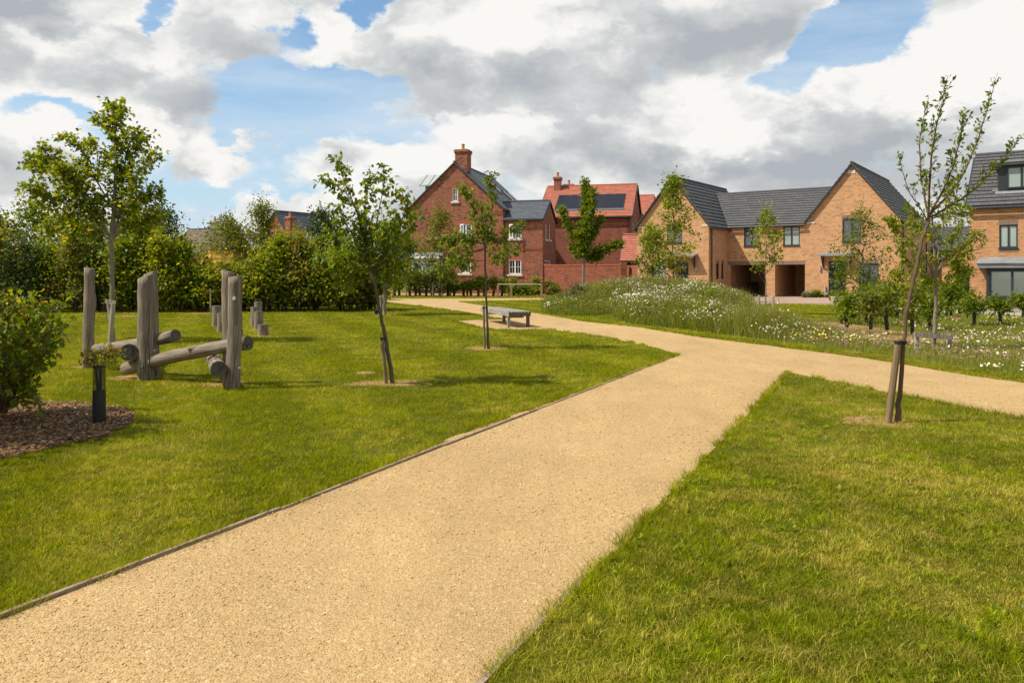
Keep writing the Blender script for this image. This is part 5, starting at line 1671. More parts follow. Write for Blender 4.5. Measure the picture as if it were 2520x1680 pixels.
# ---------------- knee rails -----------------------------------------------------------------
def rail(label, pts):
    b0 = Vector(pts[0])
    e = empty('knee_rail', (b0.x, b0.y, 0), 0, label, 'fence')
    z = .92
    for a, c in zip(pts[:-1], pts[1:]):
        g = Geo(); g.beam((a[0]-b0.x, a[1]-b0.y, z), (c[0]-b0.x, c[1]-b0.y, z), .12, .075); g.build('rail', M['rail_wood'], e)
    for p in pts:
        g = Geo(); g.box(p[0]-b0.x-.075, p[0]-b0.x+.075, p[1]-b0.y-.06, p[1]-b0.y+.06, -.1, z-.052); g.build('post', M['rail_post_wood'], e)
def q3(u, Y): return ((u-CX)/F*Y, Y, 0)
rail('low pale timber rail on brown posts right of the tree by the bench', [q3(1332.5, 57.2), q3(1258, 57.6), q3(1225, 57.8)])
rail('low pale timber rail behind the staked small tree before the red house', [q3(1150, 59.8), q3(1108, 59.8), q3(1062, 59.8)])
rail('low pale timber rail half hidden by shrubs under the bay window', [q3(1048, 60.3), q3(1008, 60.3), q3(968, 60.3)])

# small black irrigation pipe at the tree near the hedge
x, Y = at(926, 774)
e = empty('watering_pipe', (x, Y, 0), 0, 'short black watering pipe end standing in the grass near the hedge end', 'pipe')
g = Geo(); g.tube([(0, 0, 0), (.02, 0, .12), (.05, -.03, .22)], [.07, .085, .09], 10); g.build('pipe', M['black_plastic'], e, smooth=True)
# ================================================================== houses
class House:
    """local frame: x along the facade, y into the house; root Empty at the front corner"""
    def __init__(s, name, label, X, Y, deg, cat='house', z=0.0):
        s.X, s.Y = X, Y
        s.c, s.s = math.cos(math.radians(deg)), math.sin(math.radians(deg))
        s.e = empty(name, (X, Y, z), -math.radians(deg), label, cat)
        s.z0 = z
    def X_(s, lx, ly): return (s.X+s.c*lx+s.s*ly, s.Y-s.s*lx+s.c*ly)
    def lx(s, u, ly=0.0):
        t = (u-CX)/F; x0 = s.X+s.s*ly; y0 = s.Y+s.c*ly
        return (t*y0-x0)/(s.c+t*s.s)
    def ly(s, u, lx):
        t = (u-CX)/F; x0 = s.X+s.c*lx; y0 = s.Y-s.s*lx
        return (t*y0-x0)/(s.s-t*s.c)
    def z(s, v, lx, ly=0.0): return EYE-(v-HV)/F*s.X_(lx, ly)[1]-s.z0
    def rf(s, u0, u1, v0, v1, ly=0.0):        # pixel rect on a front plane -> local rect
        a, c = s.lx(u0, ly), s.lx(u1, ly); m = (a+c)/2
        return (a, c, s.z(v1, m, ly), s.z(v0, m, ly))
    def rs(s, u0, u1, v0, v1, lx):            # pixel rect on a side plane
        a, c = s.ly(u0, lx), s.ly(u1, lx); m = (a+c)/2
        return (a, c, s.z(v1, lx, m), s.z(v0, lx, m))

def mapper(axis, c):
    # (a along wall, d outwards, z)
    if axis == 'f': return lambda a, d, z: (a, c-d, z)       # front, facing -y
    if axis == 'b': return lambda a, d, z: (a, c+d, z)
    if axis == 'r': return lambda a, d, z: (c+d, a, z)       # facing +x
    return lambda a, d, z: (c-d, a, z)                       # 'l'
def mbox(g, P, a0, a1, d0, d1, z0, z1):
    g.hexa([P(a0, d0, z0), P(a1, d0, z0), P(a1, d1, z0), P(a0, d1, z0), P(a0, d0, z1), P(a1, d0, z1), P(a1, d1, z1), P(a0, d1, z1)])

def clip_half(poly, nx, nz, k):          # keep nx*a+nz*z <= k
    out = []
    for i in range(len(poly)):
        p, q = poly[i], poly[(i+1) % len(poly)]
        dp = nx*p[0]+nz*p[1]-k; dq = nx*q[0]+nz*q[1]-k
        if dp <= 0: out.append(p)
        if (dp < 0 < dq) or (dq < 0 < dp):
            t = dp/(dp-dq); out.append((p[0]+(q[0]-p[0])*t, p[1]+(q[1]-p[1])*t))
    return out
def wall(H, axis, c, a0, a1, z0, z1, ops=(), mat='brick_red', gable=None, depth=.11, name='wall'):
    """gable=(apex_a, apex_z): eave height is z1"""
    P = mapper(axis, c); g = Geo()
    zt = gable[1] if gable else z1
    As = sorted({a0, a1, *[max(a0, min(a1, q)) for o in ops for q in o[:2]]})
    Zs = sorted({z0, zt, *[q for o in ops for q in o[2:4]]})
    for i in range(len(As)-1):
        for j in range(len(Zs)-1):
            am, zm = (As[i]+As[i+1])/2, (Zs[j]+Zs[j+1])/2
            if any(o[0] < am < o[1] and o[2] < zm < o[3] for o in ops): continue
            poly = [(As[i], Zs[j]), (As[i+1], Zs[j]), (As[i+1], Zs[j+1]), (As[i], Zs[j+1])]
            if gable:
                ga, gz = gable
                sl = (gz-z1)/(ga-a0); poly = clip_half(poly, -sl, 1, z1-sl*a0)
                sr = (gz-z1)/(a1-ga); poly = clip_half(poly, sr, 1, z1+sr*a1) if len(poly) > 2 else poly
            if len(poly) > 2:
                g.face([P(a, 0, z) for a, z in poly], poly)
    for o in ops:
        x0, x1, y0, y1 = o[:4]; dd = o[4] if len(o) > 4 else depth
        for q in (((x0, y0), (x0, y1)), ((x1, y1), (x1, y0)), ((x0, y1), (x1, y1)), ((x1, y0), (x0, y0))):
            (a, z), (a2, z2) = q
            g.face([P(a, 0, z), P(a2, 0, z2), P(a2, -dd, z2), P(a, -dd, z)],
                   [(0, z), (0, z2), (dd, z2), (dd, z)] if a == a2 else [(a, 0), (a2, 0), (a2, dd), (a, dd)])
    return g.build(name, M[mat], H.e)

def window(H, axis, c, r, style='dark', lights=2, glass='glass_dark', bars=True, sill=True, fw=None, curtain=None, open_=False, name='window'):
    a0, a1, z0, z1 = r
    P = mapper(axis, c)
    fm = M['anthracite'] if style == 'dark' else M['white_paint']
    fw = fw or (.075 if style == 'dark' else .085)
    d1, d0 = -.045, -.105
    g = Geo()
    mbox(g, P, a0, a1, d0, d1, z0, z0+fw); mbox(g, P, a0, a1, d0, d1, z1-fw, z1)
    mbox(g, P, a0, a0+fw, d0, d1, z0+fw, z1-fw); mbox(g, P, a1-fw, a1, d0, d1, z0+fw, z1-fw)
    cuts = [a0+fw+(a1-a0-2*fw)*i/lights for i in range(lights+1)]
    for q in cuts[1:-1]:
        mbox(g, P, q-fw*.62, q+fw*.62, d0, d1+.004, z0+fw, z1-fw)
    f = g.build(name, fm, H.e)
    for i in range(lights):
        b0 = cuts[i]+(fw*.62 if i else 0); b1 = cuts[i+1]-(fw*.62 if i < lights-1 else 0)
        g = Geo(); g.face([P(b0, -.085, z0+fw), P(b1, -.085, z0+fw), P(b1, -.085, z1-fw), P(b0, -.085, z1-fw)])
        g.build('pane', M[glass], f)
        if style == 'white' and bars:
            g = Geo(); m = (b0+b1)/2; w = .014; zz0, zz1 = z0+fw, z1-fw
            mbox(g, P, m-w, m+w, -.084, -.07, zz0, zz1)
            for k in (1,):
                zc = zz0+(zz1-zz0)*k/2; mbox(g, P, b0, b1, -.084, -.068, zc-w, zc+w)
            g.build('glazing_bar', fm, f)
    if curtain == 'blind':
        g = Geo(); n = int((z1-z0)/.085)
        for k in range(n):
            zc = z0+fw+(z1-z0-2*fw)*(k+.5)/n
            mbox(g, P, a0+fw, a1-fw, -.118, -.096, zc-.038, zc+.038)
        g.build('blind', M['blind'], f)
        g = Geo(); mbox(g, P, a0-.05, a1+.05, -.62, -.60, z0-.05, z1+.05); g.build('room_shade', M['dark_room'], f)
    if sill:
        g = Geo()
        if style == 'white': mbox(g, P, a0-.12, a1+.12, -.10, .09, z0-.16, z0-.004)
        else: mbox(g, P, a0-.03, a1+.03, -.10, .06, z0-.05, z0-.003)
        g.build('sill', M['stone_sill'] if style == 'white' else M['anthracite'], f)
    return f
def lintel(H, axis, c, a0, a1, z0, z1, mat='soldier_brick', name='lintel', proud=.004):
    P = mapper(axis, c); g = Geo(); n = max(2, int((a1-a0)/.085))
    for i in range(n):
        x0 = a0+(a1-a0)*i/n; x1 = a0+(a1-a0)*(i+1)/n-.008
        mbox(g, P, x0, x1, -.02, proud, z0, z1)
    g.build(name, M[mat], H.e)

def slope(H, el, er, rr, rl, course, step, mat, name='roof', tw=1.0):
    """stepped tile courses from eave (el,er) to ridge (rl,rr)"""
    el, er, rr, rl = map(Vector, (el, er, rr, rl))
    Ls = ((rl-el).length+(rr-er).length)/2
    n = max(2, round(Ls/course)); g = Geo()
    nrm = (er-el).cross(rl-el).normalized()
    if nrm.z < 0: nrm = -nrm
    ux = (er-el).normalized()
    for i in range(n):
        t0, t1 = i/n, (i+1)/n
        a, b_, c, d = el.lerp(rl, t0), er.lerp(rr, t0), er.lerp(rr, t1), el.lerp(rl, t1)
        a2, b2 = a+nrm*step, b_+nrm*step
        uv = [((p-el).dot(ux), i+q) for p, q in ((a, .02), (b_, .02), (c, .98), (d, .98))]
        g.face([a2, b2, c, d], uv)
        g.face([a, b_, b2, a2], [uv[0], uv[1], uv[1], uv[0]])
        g.face([a, a2, d], [uv[0]]*3); g.face([b_, c, b2], [uv[1]]*3)
    u = nrm*-.07
    g.face([el+u, rl+u, rr+u, er+u]); g.face([el, el+u, er+u, er]); g.face([el, rl, rl+u, el+u]); g.face([er, er+u, rr+u, rr])
    return g.build(name, M[mat], H.e)
def ridge_cap(H, a, c, mat, r=.11):
    a, c = Vector(a), Vector(c); L = (c-a).length; n = max(1, int(L/.5)); g = Geo()
    for i in range(n):
        g.tube([a.lerp(c, i/n), a.lerp(c, (i+.98)/n)], [r, r*.94], 8)
    g.build('ridge_tiles', M[mat], H.e)
def gutter(H, a, c, r=.065):
    g = Geo(); g.tube([a, c], r, 8); g.build('gutter', M['anthracite'], H.e)
def downpipe(H, x, y, z0, z1, r=.05, mat='anthracite'):
    g = Geo(); g.tube([(x, y, z0), (x, y, z1)], r, 8); g.build('downpipe', M[mat], H.e)

def gable_block(H, x0, x1, y0, y1, ze, za, wmat, rmat, course, step, front=(), right=(), left=(), ridge='ridge_grey', barge='anthracite',
                ov=.12, eo=.22, zb=-.3, back=True, cap_r=.1, kneel=True):
    """ridge runs front to back"""
    xm = (x0+x1)/2
    wall(H, 'f', y0, x0, x1, zb, ze, front, wmat, (xm, za-.02))
    wall(H, 'b', y1, x0, x1, zb, ze, (), wmat, (xm, za-.02))
    wall(H, 'r', x1, y0, y1, zb, ze, right, wmat); wall(H, 'l', x0, y0, y1, zb, ze, left, wmat)
    k = (za-ze)/(xm-x0); h = .10
    for sgn, xe in ((-1, x0), (1, x1)):
        e0 = (xe+sgn*eo, y0-ov, ze-k*eo+h); e1 = (xe+sgn*eo, y1+ov, ze-k*eo+h); r0 = (xm, y0-ov, za+h); r1 = (xm, y1+ov, za+h)
        slope(H, e0, e1, r1, r0, course, step, rmat)
        gutter(H, (xe+sgn*(eo+.05), y0-ov+.02, ze-k*eo-.0), (xe+sgn*(eo+.05), y1+ov, ze-k*eo-.0))
        for yy in (y0-ov+.01, y1+ov-.01):
            g = Geo(); g.beam((xe+sgn*eo, yy, ze-k*eo-.02), (xm, yy, za-.02), .05, .2, (0, -1, 0))
            g.build('bargeboard', M[barge], H.e)
    ridge_cap(H, (xm, y0-ov, za+h+.01), (xm, y1+ov, za+h+.01), ridge, cap_r)
def eaves_block(H, x0, x1, y0, y1, ze, za, wmat, rmat, course, step, front=(), right=(), left=(), ridge='ridge_grey', ov=.12, eo=.22, zb=-.3, xl=None, xr=None, cap_r=.1, ends='lr', backroof=True):
    """ridge parallel to the facade; xl/xr = ridge end x when the roof meets a neighbour"""
    ym = (y0+y1)/2; k = (za-ze)/(ym-y0); h = .10
    wall(H, 'f', y0, x0, x1, zb, ze, front, wmat); wall(H, 'b', y1, x0, x1, zb, ze, (), wmat)
    if 'r' in ends: wall(H, 'r', x1, y0, y1, zb, ze, right, wmat, (ym, za-.02))
    if 'l' in ends: wall(H, 'l', x0, y0, y1, zb, ze, left, wmat, (ym, za-.02))
    ol = ov if 'l' in ends else 0; orr = ov if 'r' in ends else 0
    ex0, ex1 = x0-ol, x1+orr; rx0 = xl if xl is not None else ex0; rx1 = xr if xr is not None else ex1
    for sgn, ye in ((-1, y0), (1, y1)):
        if sgn == 1 and not backroof: continue
        slope(H, (ex0, ye+sgn*eo, ze-k*eo+h), (ex1, ye+sgn*eo, ze-k*eo+h), (rx1, ym, za+h), (rx0, ym, za+h), course, step, rmat)
        gutter(H, (ex0, ye+sgn*(eo+.05), ze-k*eo), (ex1, ye+sgn*(eo+.05), ze-k*eo))
        if sgn < 0:
            g = Geo()
            if 'r' in ends: g.beam((x1+ov-.01, ye+sgn*eo, ze-k*eo-.02), (x1+ov-.01, ym, za-.02), .05, .2, (1, 0, 0)); g.beam((x1+ov-.01, y1-sgn*eo, ze-k*eo-.02), (x1+ov-.01, ym, za-.02), .05, .2, (1, 0, 0))
            if 'l' in ends: g.beam((x0-ov+.01, ye+sgn*eo, ze-k*eo-.02), (x0-ov+.01, ym, za-.02), .05, .2, (1, 0, 0)); g.beam((x0-ov+.01, y1-sgn*eo, ze-k*eo-.02), (x0-ov+.01, ym, za-.02), .05, .2, (1, 0, 0))
            if g.V: g.build('bargeboard', M['anthracite'], H.e)
    ridge_cap(H, (rx0, ym, za+h+.01), (rx1, ym, za+h+.01), ridge, cap_r)
def chimney(H, x, y, z0, z1, w, d, mat='brick_red', pots=1, parent=None, ph=.6, nm='chimney'):
    g = Geo(); g.box(x-w/2, x+w/2, y-d/2, y+d/2, z0, z1)
    g.box(x-w/2-.05, x+w/2+.05, y-d/2-.05, y+d/2+.05, z1, z1+.12)
    g.box(x-w/2-.09, x+w/2+.09, y-d/2-.09, y+d/2+.09, z1+.12, z1+.30)
    c = g.build(nm, M[mat], H.e)
    g = Geo(); g.box(x-w/2, x+w/2, y-d/2, y+d/2, z1+.301, z1+.36); g.build('flaunching', M['concrete'], c)
    for i in range(pots):
        px = x+(i-(pots-1)/2)*.4
        g = Geo(); g.tube([(px, y, z1+.34), (px, y, z1+.36+ph*.85), (px, y, z1+.36+ph*.86), (px, y, z1+.36+ph)], [.15, .12, .155, .15], 12)
        g.build('chimney_pot', M['clay_pot'], c)
    return c
def canopy(H, a0, a1, c, z):
    g = Geo()
    g.hexa([(a0, c-.75, z-.13), (a1, c-.75, z-.13), (a1, c-.002, z-.05), (a0, c-.002, z-.05), (a0, c-.75, z-.02), (a1, c-.75, z-.02), (a1, c-.002, z+.10), (a0, c-.002, z+.10)])
    o = g.build('door_canopy', M['lead'], H.e)
    for x in (a0+.22, a1-.22):
        g = Geo(); g.box(x-.04, x+.04, c-.10, c-.002, z-.95, z-.13); g.beam((x, c-.07, z-.85), (x, c-.58, z-.16), .07, .09)
        g.build('bracket', M['anthracite'], o)
def door(H, c, r, glass=True):
    a0, a1, z0, z1 = r
    g = Geo(); P = mapper('f', c)
    mbox(g, P, a0, a0+.07, -.11, -.05, z0, z1); mbox(g, P, a1-.07, a1, -.11, -.05, z0, z1); mbox(g, P, a0+.07, a1-.07, -.11, -.05, z1-.08, z1)
    zt = z1-.42
    mbox(g, P, a0+.07, a1-.07, -.11, -.05, zt-.06, zt)
    f = g.build('door_frame', M['anthracite'], H.e)
    g = Geo(); mbox(g, P, a0+.075, a1-.075, -.105, -.07, z0+.04, zt-.065)
    for k in range(4):
        zz = z0+.2+k*.45; mbox(g, P, a0+.2, a1-.2, -.069, -.060, zz, zz+.34)
    d = g.build('door', M['dark_door_and_shade'], f)
    g = Geo(); mbox(g, P, a0+.08, a1-.08, -.09, -.085, zt+.005, z1-.085); g.build('fanlight', M['glass_mid'], f)
    g = Geo(); x = a0+.17; g.tube([(x, c+.055-.10, z0+.95), (x, c+.055-.10, z0+1.25)], .018, 6); g.build('handle', M['metal_pale'], f)
    g = Geo(); mbox(g, P, a0-.02, a1+.02, -.12, .02, z0-.06, z0+.035); g.build('threshold', M['white_paint'], f)
def wall_lamp(H, x, c, z):
    g = Geo(); g.box(x-.045, x+.045, c-.13, c-.002, z-.16, z+.16); g.build('wall_lamp', M['metal_pale'], H.e, bevel=.01)

# ---------------- tan brick houses ---------------------------------------------------------
TX, TY, TA = 20.84, 56.5, 35.2
HR = House('brick_house', 'tan brick house with tall steep gable and black front door, right of the carports', TX, TY, TA)
w_up = HR.rf(2073, 2119.4, 538, 595.6); w_gf = HR.rf(2114, 2162, 648, 711.6)
dr = (1.54, 2.67, 0.06, 2.55)
gable_block(HR, 0, 6.14, 0, 13.2, 5.35, 9.2, 'brick_tan', 'tile_grey', .36, .05, front=[w_up, w_gf, dr])
window(HR, 'f', 0, w_up, 'dark', 2, 'glass_mid'); window(HR, 'f', 0, w_gf, 'dark', 2, 'glass_mid')
lintel(HR, 'f', 0, w_up[0]-.02, w_up[1]+.02, w_up[3]+.005, w_up[3]+.27); lintel(HR, 'f', 0, w_gf[0]-.02, w_gf[1]+.02, w_gf[3]+.005, w_gf[3]+.27)
door(HR, 0, dr); canopy(HR, .98, 3.2, 0, 3.02); wall_lamp(HR, .98, 0, 2.05)
g = Geo(); g.box(2.82, 3.3, -.03, -.002, 8.55, 8.78); g.build('vent_plate', M['stone_sill'], HR.e)
g = Geo(); g.box(.05, .6, -.028, -.002, 5.22, 5.33); g.box(5.54, 6.09, -.028, -.002, 5.22, 5.33); g.build('kneeler_stone', M['stone_sill'], HR.e)
downpipe(HR, 6.24, .25, 0, 5.1); downpipe(HR, 6.24, 10.5, 0, 5.1)
g = Geo(); g.tube([(.98+.35, -.1, 0), (.98+.35, -.1, .85)], .055, 8); g.box(1.28, 1.5, -.16, -.003, .18, .34); g.build('meter_pipe', M['metal_pale'], HR.e)
x, y = HR.X_(.25, -.5)
e = empty('meter_box', (x, y, 0), -math.radians(TA), 'low dark meter box by the wall, left of the black front door', 'box')
g = Geo(); g.hexa([(-.3, -.2, 0), (.3, -.2, 0), (.3, .2, 0), (-.3, .2, 0), (-.34, -.24, .3), (.34, -.24, .3), (.34, .22, .42), (-.34, .22, .42)]); g.build('lid', M['kerb_box'], e, bevel=.015)
x, y = HR.X_(.8, -.35)
clump_plant('bedding_plant', 'low green plants round the meter box', (x, y, 0), .38, .02, .9, .3, 22, 50, .12, 'bark_dark', 'leaf_green', 'plant', seed=3001, clump=.2, trunk_r=.01)

hx, hy = HR.X_(-5.70, 0)
HM = House('carport_block', 'low linking block of tan brick with two open carports and two upper windows', TX, TY, TA, 'carport')
oL = (-5.52, -2.85, -.3, 2.33, .25); oR = (-2.17, -.06, -.3, 2.33, .25)
wl = HM.rf(1830.8, 1867.8, 560, 605.8); wr = HM.rf(1927.3, 1968, 557, 604.5)
eaves_block(HM, -5.698, -.002, .004, 6.9, 5.3, 7.92, 'brick_tan', 'tile_grey', .36, .05, front=[oL, oR, wl, wr], xl=-7.95, xr=2.1, ends='')
window(HM, 'f', .004, wl, 'dark', 2, 'glass_mid'); window(HM, 'f', .004, wr, 'dark', 2, 'glass_curtain')
lintel(HM, 'f', .004, -5.68, -2.72, 2.335, 2.60); lintel(HM, 'f', .004, -2.3, -.02, 2.335, 2.60)
# inside of the carports: ceiling, dividing walls, dim back
g = Geo(); g.box(-5.68, -.02, .26, 6.85, 2.40, 2.55); g.build('carport_ceiling', M['fence_wood'], HM.e)
g = Geo(); g.box(-2.84, -2.18, .256, 6.88, -.3, 2.39); g.build('dividing_wall', M['brick_tan'], HM.e)
g = Geo(); g.box(-5.68, -3.75, 5.2, 5.32, -.3, 2.39); g.build('back_wall', M['brick_tan'], HM.e)
g = Geo(); g.box(-2.17, -.3, 5.2, 5.32, -.3, 2.39); g.build('back_wall', M['brick_tan'], HM.e)
g = Geo(); g.box(-3.7, -3.0, 5.24, 5.30, 0, 1.75); g.box(-.28, -.08, 5.24, 5.3, 0, 2.0); g.build('gate', M['fence_wood'], HM.e)
g = Geo()
g.box(-5.3, -4.75, 3.6, 4.2, .02, 1.05); g.build('wheelie_bin', M['black_plastic'], HM.e, bevel=.03)

HL = House('brick_house', 'tan brick house with steep gable half hidden by trees left of the carports', TX, TY, TA)
YL = -3.78; XR = -5.70; XL = XR-5.6
def kfront(u, v0, v1, u1): return HL.rf(u, u1, v0, v1, YL)
d2 = HL.rf(1663.7, 1694.3, 639, 731, YL); d2 = (d2[0], d2[1], .06, 2.6)
g2 = HL.rf(1603.8, 1637.7, 646.6, 700, YL); g2 = (g2[0], g2[1], 1.0, g2[3])
u2 = (XL+2.4, XL+3.6, 3.9, 5.3)
sl = [HL.rs(1762.5, 1769.6, 648, 686, XR), HL.rs(1775, 1781, 648, 686, XR)]
gable_block(HL, XL, XR, YL, 7.2, 5.2, 8.68, 'brick_tan', 'tile_grey', .36, .05, front=[d2, g2, u2], right=sl)
for r in sl: window(HL, 'r', XR, r, 'dark', 1, fw=.04, sill=False); lintel(HL, 'r', XR, r[0]-.03, r[1]+.03, r[3]+.004, r[3]+.26)
window(HL, 'f', YL, g2, 'dark', 2, 'glass_curtain'); window(HL, 'f', YL, u2, 'dark', 2, 'glass_mid')
lintel(HL, 'f', YL, g2[0]-.02, g2[1]+.02, g2[3]+.005, g2[3]+.27)
door(HL, YL, d2); canopy(HL, d2[0]-.75, d2[1]+.7, YL, 3.02); wall_lamp(HL, d2[1]+.62, YL, 2.05)
g = Geo(); g.box(XL+.05, XL+.5, YL-.028, YL-.002, 5.07, 5.18); g.box(XR-.5, XR-.05, YL-.028, YL-.002, 5.07, 5.18); g.build('kneeler_stone', M['stone_sill'], HL.e)
downpipe(HL, XR+.1, YL+.35, 0, 5.0)

# ---------------- house at the right edge ---------------------------------------------------
RX, RY = (2385.8-CX)/F*39.5, 39.5
HH = House('brick_house', 'tan brick house cut by the right edge, with dark dormer and wide bay window', RX, RY, TA)
wu = HH.rf(2459, 2504.7, 553, 609.6)
by = (HH.lx(2429), HH.lx(2429)+3.0, .5, 1.83)
eaves_block(HH, 0, 9.5, 0, 8.6, 5.02, 7.95, 'brick_orange', 'tile_grey', .36, .05, front=[wu, by])
window(HH, 'f', 0, wu, 'dark', 2, 'glass_curtain', fw=.065); lintel(HH, 'f', 0, wu[0]-.02, wu[1]+.02, wu[3]+.004, wu[3]+.24)
lintel(HH, 'f', 0, wu[0]-.02, wu[1]+.02, wu[2]-.22, wu[2]-.055, 'soldier_brick', 'soldier_course')
# projecting bay
g = Geo(); a0, a1 = by[0], by[1]
for x0, x1 in ((a0, a0+.13), (a1-.13, a1)): g.box(x0, x1, -.42, -.003, by[2], by[3])
g.box(a0-.05, a1+.05, -.48, -.003, by[2]-.12, by[2]-.003); g.box(a0, a1, -.40, -.003, by[3]+.003, by[3]+.1)
bayf = g.build('bay_frame', M['anthracite'], HH.e)
class _Q: pass
q = _Q(); q.e = HH.e
window(q, 'f', -.42, (a0+.132, a1-.132, by[2]+.002, by[3]-.002), 'dark', 3, 'glass_clear', sill=False, curtain='blind', fw=.08)
g = Geo(); g.box(a0-.35, a1+.35, -.62, -.003, by[3]+.101, by[3]+.28)
g.hexa([(a0-.40, -.66, by[3]+.281), (a1+.4, -.70, by[3]+.281), (a1+.4, -.003, by[3]+.281), (a0-.4, -.003, by[3]+.281), (a0-.40, -.70, by[3]+.33), (a1+.4, -.70, by[3]+.33), (a1+.3, -.003, by[3]+.62), (a0-.3, -.003, by[3]+.62)])
g.build('bay_roof', M['lead'], HH.e)
# dormer
kk = (7.95-5.02)/4.3
def roofz(y): return 5.02+kk*y+.1
dx0 = HH.lx(2456, .9); dx1 = dx0+2.0; dy = .75; dz0, dz1 = roofz(dy)-.02, 7.1
g = Geo(); g.box(dx0, dx1, dy, 4.2, dz0-.3, dz1); dm = g.build('dormer', M['anthracite'], HH.e)
g = Geo(); g.box(dx0-.28, dx1+.28, dy-.35, 4.2, dz1+.003, dz1+.12); g.box(dx0-.22, dx1+.22, dy-.25, dy-.003, dz1-.12, dz1); g.build('dormer_roof', M['lead'], HH.e)
window(q, 'f', dy-.11, (dx0+.38, dx1-.38, dz0+.22, dz1-.2), 'dark', 2, 'glass_curtain', fw=.07, sill=False)
g = Geo(); g.hexa([(dx0-.1, dy-.16, roofz(dy-.16)+.05), (dx1+.1, dy-.16, roofz(dy-.16)+.05), (dx1+.1, dy-.005, roofz(dy)+.06), (dx0-.1, dy-.005, roofz(dy)+.06),
                   (dx0-.1, dy-.16, roofz(dy-.16)+.08), (dx1+.1, dy-.16, roofz(dy-.16)+.08), (dx1+.1, dy-.005, roofz(dy)+.09), (dx0-.1, dy-.005, roofz(dy)+.09)]); g.build('flashing', M['lead'], HH.e)
g = Geo(); g.box(.9, 1.2, .75, .95, roofz(.85)+.02, roofz(.85)+.14); g.build('roof_vent', M['lead'], HH.e)
# set-back garage beside it
HG = House('garage', 'tan brick garage with black opening set back between the tan houses', RX, RY, TA, 'garage')
YG = 6.0
gx0 = HG.lx(2318, YG); gx1 = gx0+4.2
og = (HG.lx(2352, YG), HG.lx(2352, YG)+2.4, -.3, HG.z(671, 0, YG), .4)
gable_block(HG, gx0, gx1, YG, YG+6, 2.5, 3.9, 'brick_orange', 'tile_grey', .36, .05, front=[og])
g = Geo(); g.box(og[0]-.2, og[1]+.2, YG+.6, YG+.7, -.3, og[3]+.2); g.build('opening_shade', M['dark_door_and_shade'], HG.e)  # near-black slab painted in for the shade inside the open garage
# house behind
HB = House('brick_house', 'dark roofed tan house far behind, seen between the two nearer tan houses', *q3(2296, 66)[:2], TA)
wb = HB.rf(2312, 2327, 631, 650)
eaves_block(HB, -1.0, 9.5, 0, 8, 3.6, 5.55, 'brick_orange', 'tile_grey', .36, .05, front=[wb])
window(HB, 'f', 0, wb, 'dark', 1, 'glass_mid')

# ---------------- red brick house --------------------------------------------------------------
HD = House('brick_house', 'large red brick house with tall gable, slate roof and big chimney', -4.83, 68.0, 14.3)
def R3(x0, x1, y0, y1): return HD.rf(960+x0/3.92, 960+x1/3.92, 340+y0/3.92, 340+y1/3.92)
att = R3(600, 653, 483, 610); ff = R3(675, 788, 828, 952); gf = R3(668, 780, 1170, 1303)
bay = R3(222, 505, 1160, 1345); bay = (bay[0], bay[1], .35, bay[3])
gable_block(HD, -4.4, 4.21, 0, 12.9, 7.2, 11.14, 'brick_red', 'slate', .26, .014, front=[att, ff, gf, bay], ridge='ridge_grey', ov=.06, eo=.16)
for r, li in ((att, 1), (ff, 2), (gf, 2)):
    window(HD, 'f', 0, r, 'white', li, 'glass_dark' if r is gf else 'glass_mid')
    lintel(HD, 'f', 0, r[0]-.06, r[1]+.06, r[3]+.004, r[3]+.27, 'soldier_red')
# open casement of the first floor window
def casement(r):
    g = Geo(); P = mapper('f', 0); w = (r[1]-r[0])*.46
    ang = math.radians(35)
    def Q(t, d, z): return (r[0]+.02+math.cos(ang)*t+math.sin(ang)*d*0, -.03-math.sin(ang)*t-d, z)
    for t0, t1, z0, z1 in ((0, w, r[2]+.02, r[2]+.10), (0, w, r[3]-.10, r[3]-.02), (0, .07, r[2]+.10, r[3]-.10), (w-.07, w, r[2]+.10, r[3]-.10), (w/2-.014, w/2+.014, r[2]+.1, r[3]-.1)):
        g.hexa([Q(t0, 0, z0), Q(t1, 0, z0), Q(t1, .05, z0), Q(t0, .05, z0), Q(t0, 0, z1), Q(t1, 0, z1), Q(t1, .05, z1), Q(t0, .05, z1)])
    g.build('open_casement', M['white_paint'], HD.e)
# bay window
g = Geo(); a0, a1, z0, z1 = bay
g.box(a0, a0+.14, -.45, -.003, z0, z1); g.box(a1-.14, a1, -.45, -.003, z0, z1)
g.box(a0-.22, a1+.22, -.62, -.003, z1+.003, z1+.17); g.build('bay_frame', M['white_paint'], HD.e)
g = Geo(); g.hexa([(a0-.2, -.6, z1+.171), (a1+.2, -.6, z1+.171), (a1+.2, -.003, z1+.171), (a0-.2, -.003, z1+.171), (a0-.2, -.6, z1+.22), (a1+.2, -.6, z1+.22), (a1+.1, -.003, z1+.5), (a0-.1, -.003, z1+.5)]); g.build('bay_roof', M['lead'], HD.e)
q = _Q(); q.e = HD.e
window(q, 'f', -.38, (a0+.142, a1-.142, z0, z1), 'white', 3, 'glass_clear', bars=False, sill=False, curtain='blind', fw=.09)
